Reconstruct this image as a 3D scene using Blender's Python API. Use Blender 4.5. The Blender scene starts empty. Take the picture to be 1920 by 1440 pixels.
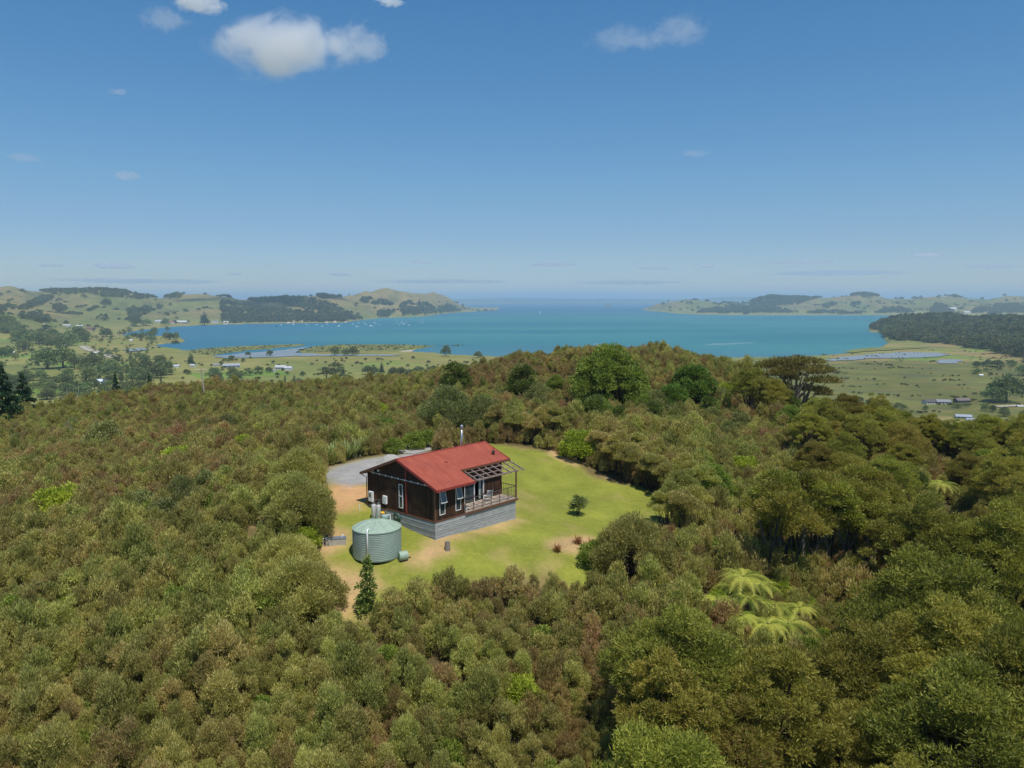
import bpy, math, random
import numpy as np
from mathutils import Vector, Matrix, Quaternion
R = math.radians
rnd = random.Random(7)
rg = np.random.default_rng(11)
scene = bpy.context.scene
col = scene.collection
SKY_AIR, SKY_DUST, SKY_OZ, SKY_STR = 1.0, 0.0, 5.5, .14
SKY_SAT, SKY_VAL = 1.24, .67
SUN_STR, EXPO, HAZE, CLOUDS = 4.2, 0.15, 0.9e-4, True
HAZE_C = (.66, .86, 1, 1)
bpy.context.scene.cycles.volume_bounces = 4

# ------------------------------------------------------------------ camera
F = 1450.0; W = 1920.0; HP = 1440.0; HOR = 561.0
PITCH = math.atan((720 - HOR) / F); CAMZ = 16.0; SEA = -84.0
cam_d = bpy.data.cameras.new("camera"); cam = bpy.data.objects.new("camera", cam_d); col.objects.link(cam)
cam_d.sensor_width = 36.0; cam_d.lens = 36.0 * F / W
cam_d.clip_start = 0.5; cam_d.clip_end = 250000
cam.location = (0, 0, CAMZ); cam.rotation_euler = (math.pi / 2 - PITCH, 0, 0)
scene.camera = cam
CP, SP = math.cos(PITCH), math.sin(PITCH)
def ray(u, v):
    x = (u - 960) / F; z = -(v - 720) / F
    return (x, CP + z * SP, -SP + z * CP)
def onz(u, v, z):
    r = ray(u, v); t = (z - CAMZ) / r[2]; return (r[0] * t, r[1] * t)
def proj(x, y, z):
    z = z - CAMZ; yy = y * CP - z * SP; zz = y * SP + z * CP
    yy = np.where(yy < .1, .1, yy)
    return 960 + F * x / yy, 720 - F * zz / yy

# ------------------------------------------------------------------ tags
def tag(o, label=None, cat=None, group=None, kind=None):
    if label: o['label'] = label
    if cat: o['category'] = cat
    if group: o['group'] = group
    if kind: o['kind'] = kind
    return o
def empty(name, loc, rz=0):
    o = bpy.data.objects.new(name, None); col.objects.link(o); o.location = loc; o.rotation_euler = (0, 0, rz)
    o.empty_display_size = .3
    return o
def copy_tree(o, parent=None):
    c = o.copy(); col.objects.link(c)
    if parent: c.parent = parent
    for k in ('label', 'group', 'category'):
        if parent is None and k in c: del c[k]
    for ch in list(o.children): copy_tree(ch, c)
    return c

# ------------------------------------------------------------------ noise (numpy, for terrain form)
_perm = np.random.default_rng(3).permutation(512); _perm = np.concatenate([_perm, _perm, _perm])
_ga = np.random.default_rng(5).uniform(0, 2 * math.pi, 512)
def pn(x, y, seed=0):
    x = np.asarray(x, float) + seed * 17.3; y = np.asarray(y, float) - seed * 9.7
    xi = np.floor(x).astype(int); yi = np.floor(y).astype(int); xf = x - xi; yf = y - yi
    def g(ix, iy, dx, dy):
        a = _ga[_perm[(_perm[ix & 511] + iy) & 511] & 511]
        return np.cos(a) * dx + np.sin(a) * dy
    u = xf * xf * xf * (xf * (xf * 6 - 15) + 10); v = yf * yf * yf * (yf * (yf * 6 - 15) + 10)
    a = g(xi, yi, xf, yf); b = g(xi + 1, yi, xf - 1, yf); c = g(xi, yi + 1, xf, yf - 1); d = g(xi + 1, yi + 1, xf - 1, yf - 1)
    return (a + (b - a) * u + (c - a) * v + (a - b - c + d) * u * v) * 1.5
def fbm(x, y, o=4, seed=0):
    s = 0; a = 1.
    for i in range(o): s = s + a * pn(x * 2 ** i, y * 2 ** i, seed + i); a *= .5
    return s
def sstep(a, b, x):
    t = np.clip((np.asarray(x, float) - a) / (b - a), 0, 1); return t * t * (3 - 2 * t)
def inpoly(x, y, P):
    x = np.asarray(x, float); y = np.asarray(y, float); r = np.zeros(x.shape, bool); n = len(P)
    for i in range(n):
        x1, y1 = P[i]; x2, y2 = P[(i + 1) % n]
        if y1 == y2: continue
        c = ((y1 > y) != (y2 > y)) & (x < (x2 - x1) * (y - y1) / (y2 - y1) + x1); r ^= c
    return r
def pdist(x, y, P, closed=True):
    x = np.asarray(x, float); y = np.asarray(y, float); d = np.full(x.shape, 1e9); n = len(P)
    for i in range(n if closed else n - 1):
        ax, ay = P[i]; bx, by = P[(i + 1) % n]; ex, ey = bx - ax, by - ay; L = ex * ex + ey * ey + 1e-9
        t = np.clip(((x - ax) * ex + (y - ay) * ey) / L, 0, 1)
        d = np.minimum(d, np.hypot(x - ax - t * ex, y - ay - t * ey))
    return d
def sdf(x, y, P): return np.where(inpoly(x, y, P), -1, 1) * pdist(x, y, P)

# ------------------------------------------------------------------ house frame (needed by the terrain)
HA = R(48.2); HU = (math.cos(HA), math.sin(HA)); HV = (-math.sin(HA), math.cos(HA)); HN = (-5.571, 54.69)
def hw(a, b): return (HN[0] + a * HU[0] + b * HV[0], HN[1] + a * HU[1] + b * HV[1])
def hloc(x, y):
    dx = x - HN[0]; dy = y - HN[1]; return dx * HU[0] + dy * HU[1], dx * HV[0] + dy * HV[1]

# ------------------------------------------------------------------ near hill: thin-plate surface through levels
CT = [(-30,30,-6.5),(-10,30,-7),(5,30,-8.5),(20,30,-10.5),(40,35,-12),(0,8,-13),(-30,5,-12),(40,5,-17),(-70,30,-11),(80,40,-15),
 (-40,50,-4.8),(-25,50,-3.2),(-17,46,-3.2),(-8,45,-4.0),(0,45,-4.6),(10,48,-4.8),(22,50,-7.5),(40,50,-9.5),(60,55,-11),
 (22,62,-5.5),(35,65,-7),(60,70,-9),(14,56,-3.4),
 (-60,80,-5.2),(-40,80,-3.2),(-20,80,-.8),(0,85,-.6),(20,85,-2.0),(45,85,-4.6),(70,98,-4.8),(88,115,-6),
 (-90,130,-7.8),(-50,130,-4.5),(-20,130,-.5),(10,130,.6),(13,113,-.7),(35,130,1.4),(60,110,-6.5),(60,130,-10),(40,112,-1.5),(110,140,-12),
 (-100,170,-9),(-77,170,-5),(-37,150,-4.5),(-13,150,.3),(6,140,2.6),(30,150,3.8),(45,150,1.5),(70,150,-13),
 (-120,200,-17),(-60,200,-9),(0,200,-7),(40,200,-8),(100,200,-32),(150,180,-36),(0,260,-22),(-60,300,-40),(-150,300,-50),(60,280,-34),
 (0,380,-62),(100,350,-66),(-250,200,-52),(200,100,-32),(-170,100,-28),(220,250,-70),(-150,400,-70),(120,450,-78),(0,-60,-22)]
for a, b, z in [(0,7.9,-.25),(0,3.6,-1.1),(0,0,-1.42),(8.7,0,-1.72),(4.3,0,-1.6),(8.9,7.9,-.45),(0,12,-.1),(-4,9,-.5),(-4,3.6,-1.7),
                (4,-6,-2.3),(12,-3,-2.3),(14,6,-1.4),(14,-10,-3.0),(20,0,-2.6),(-6,-2,-2.9),(4,11,-.1)]:
    x, y = hw(a, b); CT.append((x, y, z))
CT = np.array(CT, float)
def _tps(r2): return .5 * r2 * np.log(r2 + 1e-6)
_n = len(CT); _A = np.zeros((_n + 3, _n + 3)); _s = .01
_X = CT[:, :2] * _s
_d2 = ((_X[:, None] - _X[None]) ** 2).sum(2)
_A[:_n, :_n] = _tps(_d2) + np.eye(_n) * 2e-5; _A[:_n, _n] = 1; _A[:_n, _n + 1:] = _X; _A[_n, :_n] = 1; _A[_n + 1:, :_n] = _X.T
_w = np.linalg.solve(_A, np.concatenate([CT[:, 2], [0, 0, 0]]))
def near_h(x, y):
    x = np.asarray(x, float) * _s; y = np.asarray(y, float) * _s; s = _w[_n] + _w[_n + 1] * x + _w[_n + 2] * y
    for i in range(_n): s = s + _w[i] * _tps((x - _X[i, 0]) ** 2 + (y - _X[i, 1]) ** 2)
    return s

# ------------------------------------------------------------------ far country
def sea_pts(L, z=SEA): return [onz(u, v, z) for u, v in L]
WATER = sea_pts([(238,624),(262,619),(300,615),(335,612),(380,610),(430,608),(520,606.5),(600,605.5),(650,604.5),(662,602),(668,597.5),(710,594),(720,592),(760,590.5),
 (800,589),(850,586.5),(885,584.5),(905,583),(925,582),(935,580),(935,564.5),(1205,564.5),(1214,580),(1216,582.5),(1240,585),(1270,588),(1310,590),(1400,591),(1500,591),(1640,591),(1800,592),
 (1990,592.5),(1990,600),(1900,600),(1840,599),(1800,596),(1740,593.5),(1690,597),(1655,606),(1636,617),(1634,621),(1650,623),(1672,624),(1688,627),(1680,634),(1668,641),(1660,646),
 (1650,655),(1600,663),(1540,668),(1480,671),(1350,673),(1200,674),(1000,672.5),(940,671),(900,669),(830,666.5),(815,663),(760,661),(700,660),(600,662),(520,666),(440,668),(392,668),(362,663),(335,655),(305,652),(285,649),(312,644),(349,640.5),(336,633),(300,631),(250,631),(228,630)])
def U_of(x, y): return 960 + F * x / (np.maximum(y, 1) * CP)
def dep(v): # level distance on the sea plane
    return np.array([onz(960, q, SEA)[1] for q in v])
RANGES = []
def rng_(us, vs, df, dc, db, amp=.4, sc=420., tree=0.): RANGES.append((np.array(us, float), np.array(vs, float), df, dc, db, amp, sc, tree))
ul = [-700,-400,-200,-60,0,30,60,100,150,190,230,270,300,330,370,410,440,480,520,550,590,605,635,650]
rng_(ul, [520,528,524,530,534,537,543,542,544,541,546,555,558,550,548,551,556,559,558,556,552,551,558,562],
     (ul, [2500,2500,2500,2600,2700,2700,2700,2650,2650,2700,2750,2800,2900,2950,3050,3150,3200,3230,3270,3290,3310,3320,3380,3420]),
     (ul, [4100]*13 + [4200]*4 + [4300]*7), 6500, .8, 620.)
uh = [600,640,670,700,715,730,750,775,790,800,815,825,838,850,860,875,890,902]
rng_(uh, [562,554,548.5,542,540,539.5,541,547,549,549,547,549,556,562,567,574,579,583], (uh, [3300,3400,3650,4000,4150,4200,4300,4400,4500,4700,5000,5200,5500,5700,5900,6200,6500,6700]),
     (uh, [4300,4400,4700,4900,5000,5100,5150,5250,5350,5500,5700,5900,6050,6200,6350,6600,6800,6900]), 7800, .85, 520.)
u1 = [-700,-200,-80,0,20,60,110,160,210,235]
rng_(u1, [560,572,578,584,588,597,605,613,620,624], (u1, [1700,1700,1750,1850,1900,1950,2000,2100,2300,2400]), (u1, [2250]*6 + [2350,2450,2550,2600]), 3000, .55, 380.)
u2 = [-300,0,60,120,180,240,300,350,400,450,500]
rng_(u2, [552,556,566,577,577,582,586,582,578,590,604], (u2, [2350,2400,2450,2500,2600,2700,2850,2950,3100,3180,3220]), (u2, [3050,3050,3100,3150,3200,3250,3350,3400,3550,3500,3400]), 4200, .75, 420.)
ur = [1205,1215,1230,1245,1260,1290,1320,1345,1400,1415,1440,1480,1520,1560,1590,1610,1640,1660,1690,1720,1780,1800,1840,1870,1890,1930,2100,2500]
rng_(ur, [583,577,570,565,561.5,558.5,563,567,569,562,556,556,557,557,553,548,551,555,557,556,554,557,562,557,552,554,548,545],
     (ur, [7000,6700,6400,6200,6000,5700,5550,5500,5480] + [5460]*19), (ur, [7100,7050,6950,6900,6800,6700,6600,6600,6500] + [6500]*12 + [6700]*7), 9000, .75, 650.)
ur2 = [1330,1400,1460,1540,1620,1700,1780,1860,1950,2300]
rng_(ur2, [584,579,578,570,566,570,571,572,570,566], (ur2, [5450]*10), (ur2, [5850]*10), 6600, .7, 420.)
ub = [1628,1634,1645,1655,1665,1680,1720,1780,1830,1850,1900,1950,2050,2300]
rng_(ub, [622,618,611,606,602,598,594,593,600,597,597,597,594,590], (ub, [2420,2380,2350,2300,1830,1720,1640,1520,1350,1300,1180,1050,900,850]), (ub, [2450,2480,2520,2540,2560,2600,2650,2650,2500,2450,2350,2300,2250,2250]), 3000, .6, 210.)
ui = [800,850,880,920,980,1010,1040,1080,1120,1180,1230,1300,1340,1380,1420,1460]
rng_(ui, [562,560.5,560,559,558.6,558.2,559.4,559,559.8,560,560.5,560,557.5,556,556.5,561], (ui, [17000]*16), (ui, [18500]*16), 21000, .2, 1800.)
uj = [1760,1790,1815,1840,1870]
rng_(uj, [562,559,556.5,559.5,562], (uj, [16000]*5), (uj, [17000]*5), 19000, .2, 1500.)
def far_h(x, y):
    x = np.asarray(x, float); y = np.asarray(y, float)
    u = U_of(x, y); w = inpoly(x, y, WATER)
    h = np.where(w | (y > 9000), SEA - 5., SEA + 2.2 + .5 * fbm(x / 300, y / 300, 3, 2) + 1.2 * sstep(1500, 700, np.abs(y)))
    wx = x + 160 * pn(x / 520, y / 520, 7); wy = y + 160 * pn(x / 520, y / 520, 8)
    for us, vs, df, dc, db, amp, sc, tree in RANGES:
        v = np.interp(u, us, vs); f = np.interp(u, *df); c = np.interp(u, *dc)
        el = (HOR - v) / F * 1.0
        hc = np.maximum(CAMZ + c * np.tan(np.arctan((720 - v) / F) - PITCH) - SEA - tree, 0)
        f = f + 45 * pn(x / 260, y / 260, 4) * (f < 9000)
        t = (y - f) / np.maximum(c - f, 50)
        up = np.clip(t, 0, 1); up = np.where(up < 1, up ** .85 * (1 - .25 * (1 - up) * up * 4 * .5), 1)
        dn = 1 - sstep(0, 1, (y - c) / (db - c))
        rid = 1 - np.abs(pn(wx / sc, wy / sc, 11)) * 1.6
        rid2 = 1 - np.abs(pn(wx / sc * 2.3, wy / sc * 2.3, 12)) * 1.6
        g = np.clip(4 * up * (1 - up), 0, 1) ** .7
        g = np.maximum(g, .35 * (t > .8)); hh = hc * np.where(t <= 1, up, dn) * (1 - amp * (1 - np.clip(.75 * rid + .35 * rid2, 0, 1)) * g)
        e1 = (u >= us[0]) & (u <= us[-1]) & (t > 0)
        h = np.where(e1, np.maximum(h, SEA - 1 + hh), h)
    return h
def Hh(x, y):
    x = np.asarray(x, float); y = np.asarray(y, float); r = np.hypot(x, y)
    a = near_h(np.clip(x, -420, 420), np.clip(y, -420, 520)); a = a + .12 * fbm(x / 9, y / 9, 2, 20) * sstep(4, 9, np.hypot(x + 8, y - 58) - 8) + 1.2 * fbm(x / 60, y / 60, 3, 21) * sstep(90, 160, r)
    b = far_h(x, y)
    w = sstep(300, 470, r)
    return np.maximum(a * (1 - w) + np.minimum(b, a * 0 + b) * w, np.where(r < 900, SEA + 1.5, -200)) * (r < 900) + b * (r >= 900)
def Hs(x, y): return float(Hh(np.array([x]), np.array([y]))[0])
def gpt(u, v, dz=0.):
    r = ray(u, v); L = math.hypot(r[0], r[1])
    ts = np.concatenate([np.arange(20, 400, .5), np.geomspace(400, 30000, 1500)])
    X = r[0] * ts; Y = r[1] * ts; Z = CAMZ + r[2] * ts; d = Z - Hh(X, Y) - dz
    k = np.argmax(d < 0)
    if d[k] >= 0 or k == 0: k = len(ts) - 1
    a = d[k - 1] / (d[k - 1] - d[k] + 1e-9); t = ts[k - 1] + (ts[k] - ts[k - 1]) * a
    return (r[0] * t, r[1] * t)

# ------------------------------------------------------------------ mesh building
def mesh_np(name, V, Fc, mat=None, attrs=None, smooth=False, mats=None, midx=None):
    V = np.asarray(V, np.float32); Fc = np.asarray(Fc, np.int32); k = Fc.shape[1]
    me = bpy.data.meshes.new(name); me.vertices.add(len(V)); me.vertices.foreach_set('co', V.ravel())
    me.loops.add(Fc.size); me.loops.foreach_set('vertex_index', Fc.ravel())
    me.polygons.add(len(Fc)); me.polygons.foreach_set('loop_start', np.arange(0, Fc.size, k, dtype=np.int32))
    try: me.polygons.foreach_set('loop_total', np.full(len(Fc), k, np.int32))
    except Exception: pass
    if attrs:
        for n, a in attrs.items():
            if a.ndim == 1:
                at = me.attributes.new(n, 'FLOAT', 'POINT'); at.data.foreach_set('value', a.astype(np.float32))
            else:
                at = me.attributes.new(n, 'FLOAT_COLOR', 'POINT'); at.data.foreach_set('color', np.c_[a, np.ones(len(a))].astype(np.float32).ravel())
    for m in (mats or ([mat] if mat else [])): me.materials.append(m)
    if midx is not None: me.polygons.foreach_set('material_index', np.asarray(midx, np.int32))
    if smooth: me.polygons.foreach_set('use_smooth', np.ones(len(Fc), bool))
    me.update(calc_edges=True); me.validate()
    return me
def mobj(name, me, parent=None, loc=None):
    o = bpy.data.objects.new(name, me); col.objects.link(o)
    if parent: o.parent = parent
    if loc: o.location = loc
    return o
class MB:
    def __init__(s): s.v = []; s.f = []
    def add(s, vs, fs):
        n = len(s.v); s.v += [tuple(p) for p in vs]; s.f += [tuple(n + i for i in q) for q in fs]; return s
    def box(s, x0, x1, y0, y1, z0, z1):
        return s.add([(x0,y0,z0),(x1,y0,z0),(x1,y1,z0),(x0,y1,z0),(x0,y0,z1),(x1,y0,z1),(x1,y1,z1),(x0,y1,z1)],
                     [(0,3,2,1),(4,5,6,7),(0,1,5,4),(1,2,6,5),(2,3,7,6),(3,0,4,7)])
    def bar(s, a, b, w, h=None, up=(0, 0, 1)):
        a = Vector(a); b = Vector(b); d = (b - a).normalized(); h = h or w; u = Vector(up)
        if abs(d.dot(u)) > .98: u = Vector((1, 0, 0))
        sx = d.cross(u).normalized() * w / 2; sy = sx.cross(d).normalized() * h / 2
        vs = [p + i * sx + j * sy for p in (a, b) for i, j in ((-1,-1),(1,-1),(1,1),(-1,1))]
        return s.add(vs, [(0,3,2,1),(4,5,6,7),(0,1,5,4),(1,2,6,5),(2,3,7,6),(3,0,4,7)])
    def tube(s, pts, rad, n=8, cap=True):
        pts = [Vector(p) for p in pts]
        if not hasattr(rad, '__len__'): rad = [rad] * len(pts)
        base = len(s.v); u = None
        for i, p in enumerate(pts):
            d = (pts[min(i + 1, len(pts) - 1)] - pts[max(i - 1, 0)]).normalized()
            if u is None: u = d.orthogonal().normalized()
            else: u = (u - d * u.dot(d)).normalized()
            w = d.cross(u)
            for k in range(n):
                a = 2 * math.pi * k / n; s.v.append(tuple(p + (u * math.cos(a) + w * math.sin(a)) * rad[i]))
        for i in range(len(pts) - 1):
            for k in range(n):
                a = base + i * n + k; b = base + i * n + (k + 1) % n; s.f.append((a, b, b + n, a + n))
        if cap:
            s.f.append(tuple(base + k for k in range(n))[::-1]); e = base + (len(pts) - 1) * n; s.f.append(tuple(e + k for k in range(n)))
        return s
    def lathe(s, prof, n=32, c=(0, 0), cap=True):
        base = len(s.v)
        for r, z in prof:
            for k in range(n):
                a = 2 * math.pi * k / n; s.v.append((c[0] + r * math.cos(a), c[1] + r * math.sin(a), z))
        for i in range(len(prof) - 1):
            for k in range(n):
                a = base + i * n + k; b = base + i * n + (k + 1) % n; s.f.append((a, b, b + n, a + n))
        if cap:
            s.f.append(tuple(base + k for k in range(n))[::-1]); e = base + (len(prof) - 1) * n; s.f.append(tuple(e + k for k in range(n)))
        return s
    def mesh(s, name, mat, smooth=False, bevel=0):
        me = bpy.data.meshes.new(name); me.from_pydata(s.v, [], s.f); me.materials.append(mat)
        if smooth:
            for p in me.polygons: p.use_smooth = True
        me.update(); return me
    def build(s, name, mat, parent=None, smooth=False, loc=None, bevel=0):
        o = mobj(name, s.mesh(name, mat, smooth), parent, loc)
        if bevel:
            m = o.modifiers.new('bevel', 'BEVEL'); m.width = bevel; m.segments = 2; m.limit_method = 'ANGLE'
        return o

# ------------------------------------------------------------------ materials
def srgb(r, g, b):
    f = lambda c: (c / 255 / 12.92) if c / 255 <= .04045 else ((c / 255 + .055) / 1.055) ** 2.4
    return (f(r), f(g), f(b))
class NT:
    def __init__(s, name):
        s.m = bpy.data.materials.new(name); s.m.use_nodes = True; s.t = s.m.node_tree; s.t.nodes.clear()
        s.out = s.n('ShaderNodeOutputMaterial')
    def n(s, t, **k):
        q = s.t.nodes.new(t)
        for a, b in k.items(): setattr(q, a, b)
        return q
    def l(s, a, b): s.t.links.new(a, b)
    def val(s, sock, v):
        if hasattr(v, 'links'): s.l(v, sock)
        else: sock.default_value = (tuple(v) + (1,)) if hasattr(v, '__len__') and len(v) == 3 and sock.type == 'RGBA' else v
    def mix(s, f, a, b, mode='MIX'):
        q = s.n('ShaderNodeMix', data_type='RGBA', blend_type=mode); s.val(q.inputs[0], f); s.val(q.inputs[6], a); s.val(q.inputs[7], b); return q.outputs[2]
    def math(s, op, a, b=0., c=None):
        q = s.n('ShaderNodeMath', operation=op); s.val(q.inputs[0], a); s.val(q.inputs[1], b)
        if c is not None: s.val(q.inputs[2], c)
        return q.outputs[0]
    def noise(s, sc, det=4, rough=.6, vec=None, dist=0.):
        q = s.n('ShaderNodeTexNoise'); q.inputs['Scale'].default_value = sc; q.inputs['Detail'].default_value = det
        q.inputs['Roughness'].default_value = rough; q.inputs['Distortion'].default_value = dist
        if vec: s.l(vec, q.inputs['Vector'])
        return q.outputs[0]
    def ramp(s, f, a, b, lo=0., hi=1.):
        q = s.n('ShaderNodeMapRange'); q.interpolation_type = 'SMOOTHSTEP'; s.val(q.inputs[0], f)
        q.inputs[1].default_value = a; q.inputs[2].default_value = b; q.inputs[3].default_value = lo; q.inputs[4].default_value = hi; return q.outputs[0]
    def pos(s): return s.n('ShaderNodeNewGeometry').outputs['Position']
    def obj(s): return s.n('ShaderNodeTexCoord').outputs['Object']
    def scale(s, v, x, y, z):
        q = s.n('ShaderNodeMapping'); s.l(v, q.inputs[0]); q.inputs['Scale'].default_value = (x, y, z); return q.outputs[0]
    def attr(s, nme, fac=True):
        q = s.n('ShaderNodeAttribute', attribute_name=nme); return q.outputs['Fac' if fac else 'Color']
    def rand(s): return s.n('ShaderNodeObjectInfo').outputs['Random']
    def bump(s, h, d, st=.6):
        q = s.n('ShaderNodeBump'); q.inputs['Distance'].default_value = d; q.inputs['Strength'].default_value = st; s.l(h, q.inputs['Height']); return q.outputs[0]
    def principled(s, c, rough=.7, metal=0., spec=.5, normal=None, **kw):
        q = s.n('ShaderNodeBsdfPrincipled'); s.val(q.inputs['Base Color'], c); s.val(q.inputs['Roughness'], rough)
        q.inputs['Metallic'].default_value = metal; q.inputs['Specular IOR Level'].default_value = spec
        for a, b in kw.items(): q.inputs[a.replace('_', ' ')].default_value = b
        if normal: s.l(normal, q.inputs['Normal'])
        s.l(q.outputs[0], s.out.inputs['Surface']); return s.m
def plain(name, c, rough=.6, metal=0., var=.25, sc=3., spec=.5, c2=None, bump=0.):
    t = NT(name); p = t.obj(); n = t.noise(sc, 5, .65, p); c2 = c2 or tuple(q * .55 for q in c)
    nb = t.bump(t.noise(sc * 8, 3, .6, p), bump) if bump else None
    return t.principled(t.mix(t.ramp(n, .35, .75, 0, var * 2), c, c2), t.ramp(n, .3, .7, rough - .08, rough + .08), metal, spec, nb)
def leafmat(name, c1, c2, dead=(.1, .065, .035), deadness=.3, trans=.3, hue_var=.5, world_sc=.035, spec=.25):
    t = NT(name); tone = t.attr('tone'); rd = t.rand(); p = t.pos()
    c = t.mix(t.ramp(tone, .05, .9), c1, c2)
    wn = t.noise(world_sc, 3, .6, p)
    k = t.math('ADD', t.math('MULTIPLY', rd, .55), t.math('MULTIPLY', t.ramp(wn, .35, .66), .45))
    dn = t.math('MULTIPLY', t.ramp(k, .35, .95), t.ramp(t.math('FRACT', t.math('MULTIPLY', tone, 7.31)), 1 - deadness * 1.6, 1.0 - deadness * .4))
    c = t.mix(t.math('MINIMUM', dn, .9), c, dead)
    r2 = t.math('FRACT', t.math('MULTIPLY', rd, 13.7))
    q = t.n('ShaderNodeHueSaturation'); t.l(c, q.inputs['Color'])
    t.l(t.ramp(r2, 0, 1, .5 - .03 * hue_var, .5 + .02 * hue_var), q.inputs['Hue'])
    t.l(t.ramp(t.math('FRACT', t.math('MULTIPLY', rd, 29.3)), 0, 1, 1 - .35 * hue_var, 1 + .35 * hue_var), q.inputs['Value'])
    c = q.outputs[0]
    b = t.n('ShaderNodeBsdfPrincipled'); t.l(c, b.inputs['Base Color']); b.inputs['Roughness'].default_value = .55; b.inputs['Specular IOR Level'].default_value = spec
    tr = t.n('ShaderNodeBsdfTranslucent'); t.l(t.mix(.5, c, t.mix(1., c, (1.3, 1.35, .5), 'MULTIPLY')), tr.inputs[0])
    m = t.n('ShaderNodeMixShader'); m.inputs[0].default_value = trans; t.l(b.outputs[0], m.inputs[1]); t.l(tr.outputs[0], m.inputs[2]); t.l(m.outputs[0], t.out.inputs[0])
    return t.m
M = {}
M['manuka'] = leafmat('manuka_leaves', srgb(122, 126, 60), srgb(196, 190, 110), srgb(184, 150, 110), .50, .4, .6)
M['manuka_brown'] = leafmat('manuka_leaves_brown', srgb(122, 110, 60), srgb(180, 160, 102), srgb(180, 144, 108), .65, .4, .5)
M['kanuka'] = leafmat('kanuka_leaves', srgb(96, 104, 38), srgb(168, 164, 72), srgb(158, 130, 78), .24, .4, .6)
M['dark_leaf'] = leafmat('dark_leaves', srgb(66, 82, 36), srgb(122, 136, 62), srgb(80, 80, 50), .1, .3, .3)
M['bright_leaf'] = leafmat('bright_leaves', srgb(88, 110, 42), srgb(160, 174, 78), srgb(120, 130, 60), .1, .4, .3)
M['lime_leaf'] = leafmat('lime_leaves', srgb(130, 150, 40), srgb(196, 205, 80), srgb(150, 140, 60), .08, .45, .3)
M['grey_leaf'] = leafmat('grey_green_leaves', srgb(98, 106, 56), srgb(154, 158, 96), srgb(110, 104, 76), .25, .3, .4)
M['pine_leaf'] = leafmat('pine_needles', srgb(30, 54, 34), srgb(66, 94, 58), srgb(50, 60, 40), .05, .2, .2)
M['valley_leaf'] = leafmat('valley_tree_leaves', srgb(78, 96, 58), srgb(134, 146, 90), srgb(88, 88, 60), .15, .25, .8, .004)
M['forest_leaf'] = leafmat('far_bush_leaves', srgb(58, 72, 40), srgb(120, 126, 76), srgb(92, 78, 62), .4, .2, 1.0, .004)
M['fern_leaf'] = leafmat('fern_fronds', srgb(96, 116, 36), srgb(206, 206, 92), srgb(140, 120, 50), .08, .22, .2)
M['flax_leaf'] = leafmat('flax_blades', srgb(120, 136, 76), srgb(196, 204, 140), srgb(150, 140, 90), .2, .3, .3)
M['red_flax'] = leafmat('red_flax_blades', srgb(116, 82, 50), srgb(164, 122, 72), srgb(120, 100, 50), .3, .3, .3)
M['bark'] = plain('bark', srgb(84, 72, 58), .9, c2=srgb(54, 44, 36), sc=5, bump=.02)
M['pale_bark'] = plain('pale_bark', srgb(150, 138, 122), .85, c2=srgb(90, 80, 70), sc=3, bump=.02)
M['black_bark'] = plain('charred_bark', srgb(58, 52, 46), .9, c2=srgb(30, 27, 25), sc=6, bump=.02)
# ================================================================== ground regions
def GP(L, dz=0.): return [gpt(u, v, dz) for u, v in L]
LAWN = [hw(-5.5, 14), hw(-9.5, 8.5)] + GP([(596,1000),(600,1060),(598,1110)]) + GP([(604,1160),(648,1160),(690,1132)], 1.2) + GP([(730,1095),(790,1065),(850,1044),(930,1042),(1030,1036),(1085,1056),(1130,1046)], 2.0) \
     + GP([(1165,1000),(1215,985),(1252,968)], 1.6) + GP([(1272,950),(1232,922),(1150,905),(1110,890),(1085,868),(1045,852),(1000,842),(950,834),(900,832)])+[hw(6, 14), hw(0, 16)]
DRIVE_C = GP([(745,856),(760,848),(775,843),(820,832),(880,818),(930,810),(985,800),(1040,786),(1100,776),(1160,772)])
DRIVE_W = [1.0, 1.6, 1.8, 1.7, 1.6, 1.5, 1.5, 1.5, 1.5, 1.5]
def clear_sdf(x, y):
    d = np.minimum(sdf(x, y, LAWN), sdf(x, y, GRAVEL) - .3)
    for (a, b), w in zip(DRIVE_C[:-1], DRIVE_W[:-1]): pass
    for i in range(len(DRIVE_C) - 1):
        d = np.minimum(d, pdist(x, y, DRIVE_C[i:i + 2], False) - (DRIVE_W[i] + DRIVE_W[i + 1]) / 2)
    lx, ly = hloc(x, y)
    hb = np.maximum(np.maximum(-1 - lx, lx - 10), np.maximum(-1.5 - ly, ly - 9.5))
    return np.minimum(d, hb)
CLAY = GP([(618,962),(606,925),(618,905),(690,900),(704,935),(660,955)])
SANDY = [GP([(600,1172),(596,1110),(600,1062),(640,1062),(700,1075),(720,1098),(660,1165)]), GP([(596,1040),(592,1005),(612,985),(650,995),(652,1022),(620,1035)]),
         GP([(1030,1030),(1060,1005),(1100,1003),(1140,1015),(1130,1035),(1080,1040)]), GP([(760,1060),(775,1040),(800,1020),(840,1030),(800,1058)]),
         GP([(1045,862),(1030,845),(1060,842),(1095,862),(1080,875)]), [hw(-.1, .3), hw(-.2, -.9), hw(5, -.9), hw(9, -.7), hw(9, .2)]]
GRAVEL = GP([(612,908),(608,890),(634,876),(685,861),(735,852),(790,848),(800,860),(740,900),(694,908),(655,914)])
def L3(*c): return np.array(srgb(*c))
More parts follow.
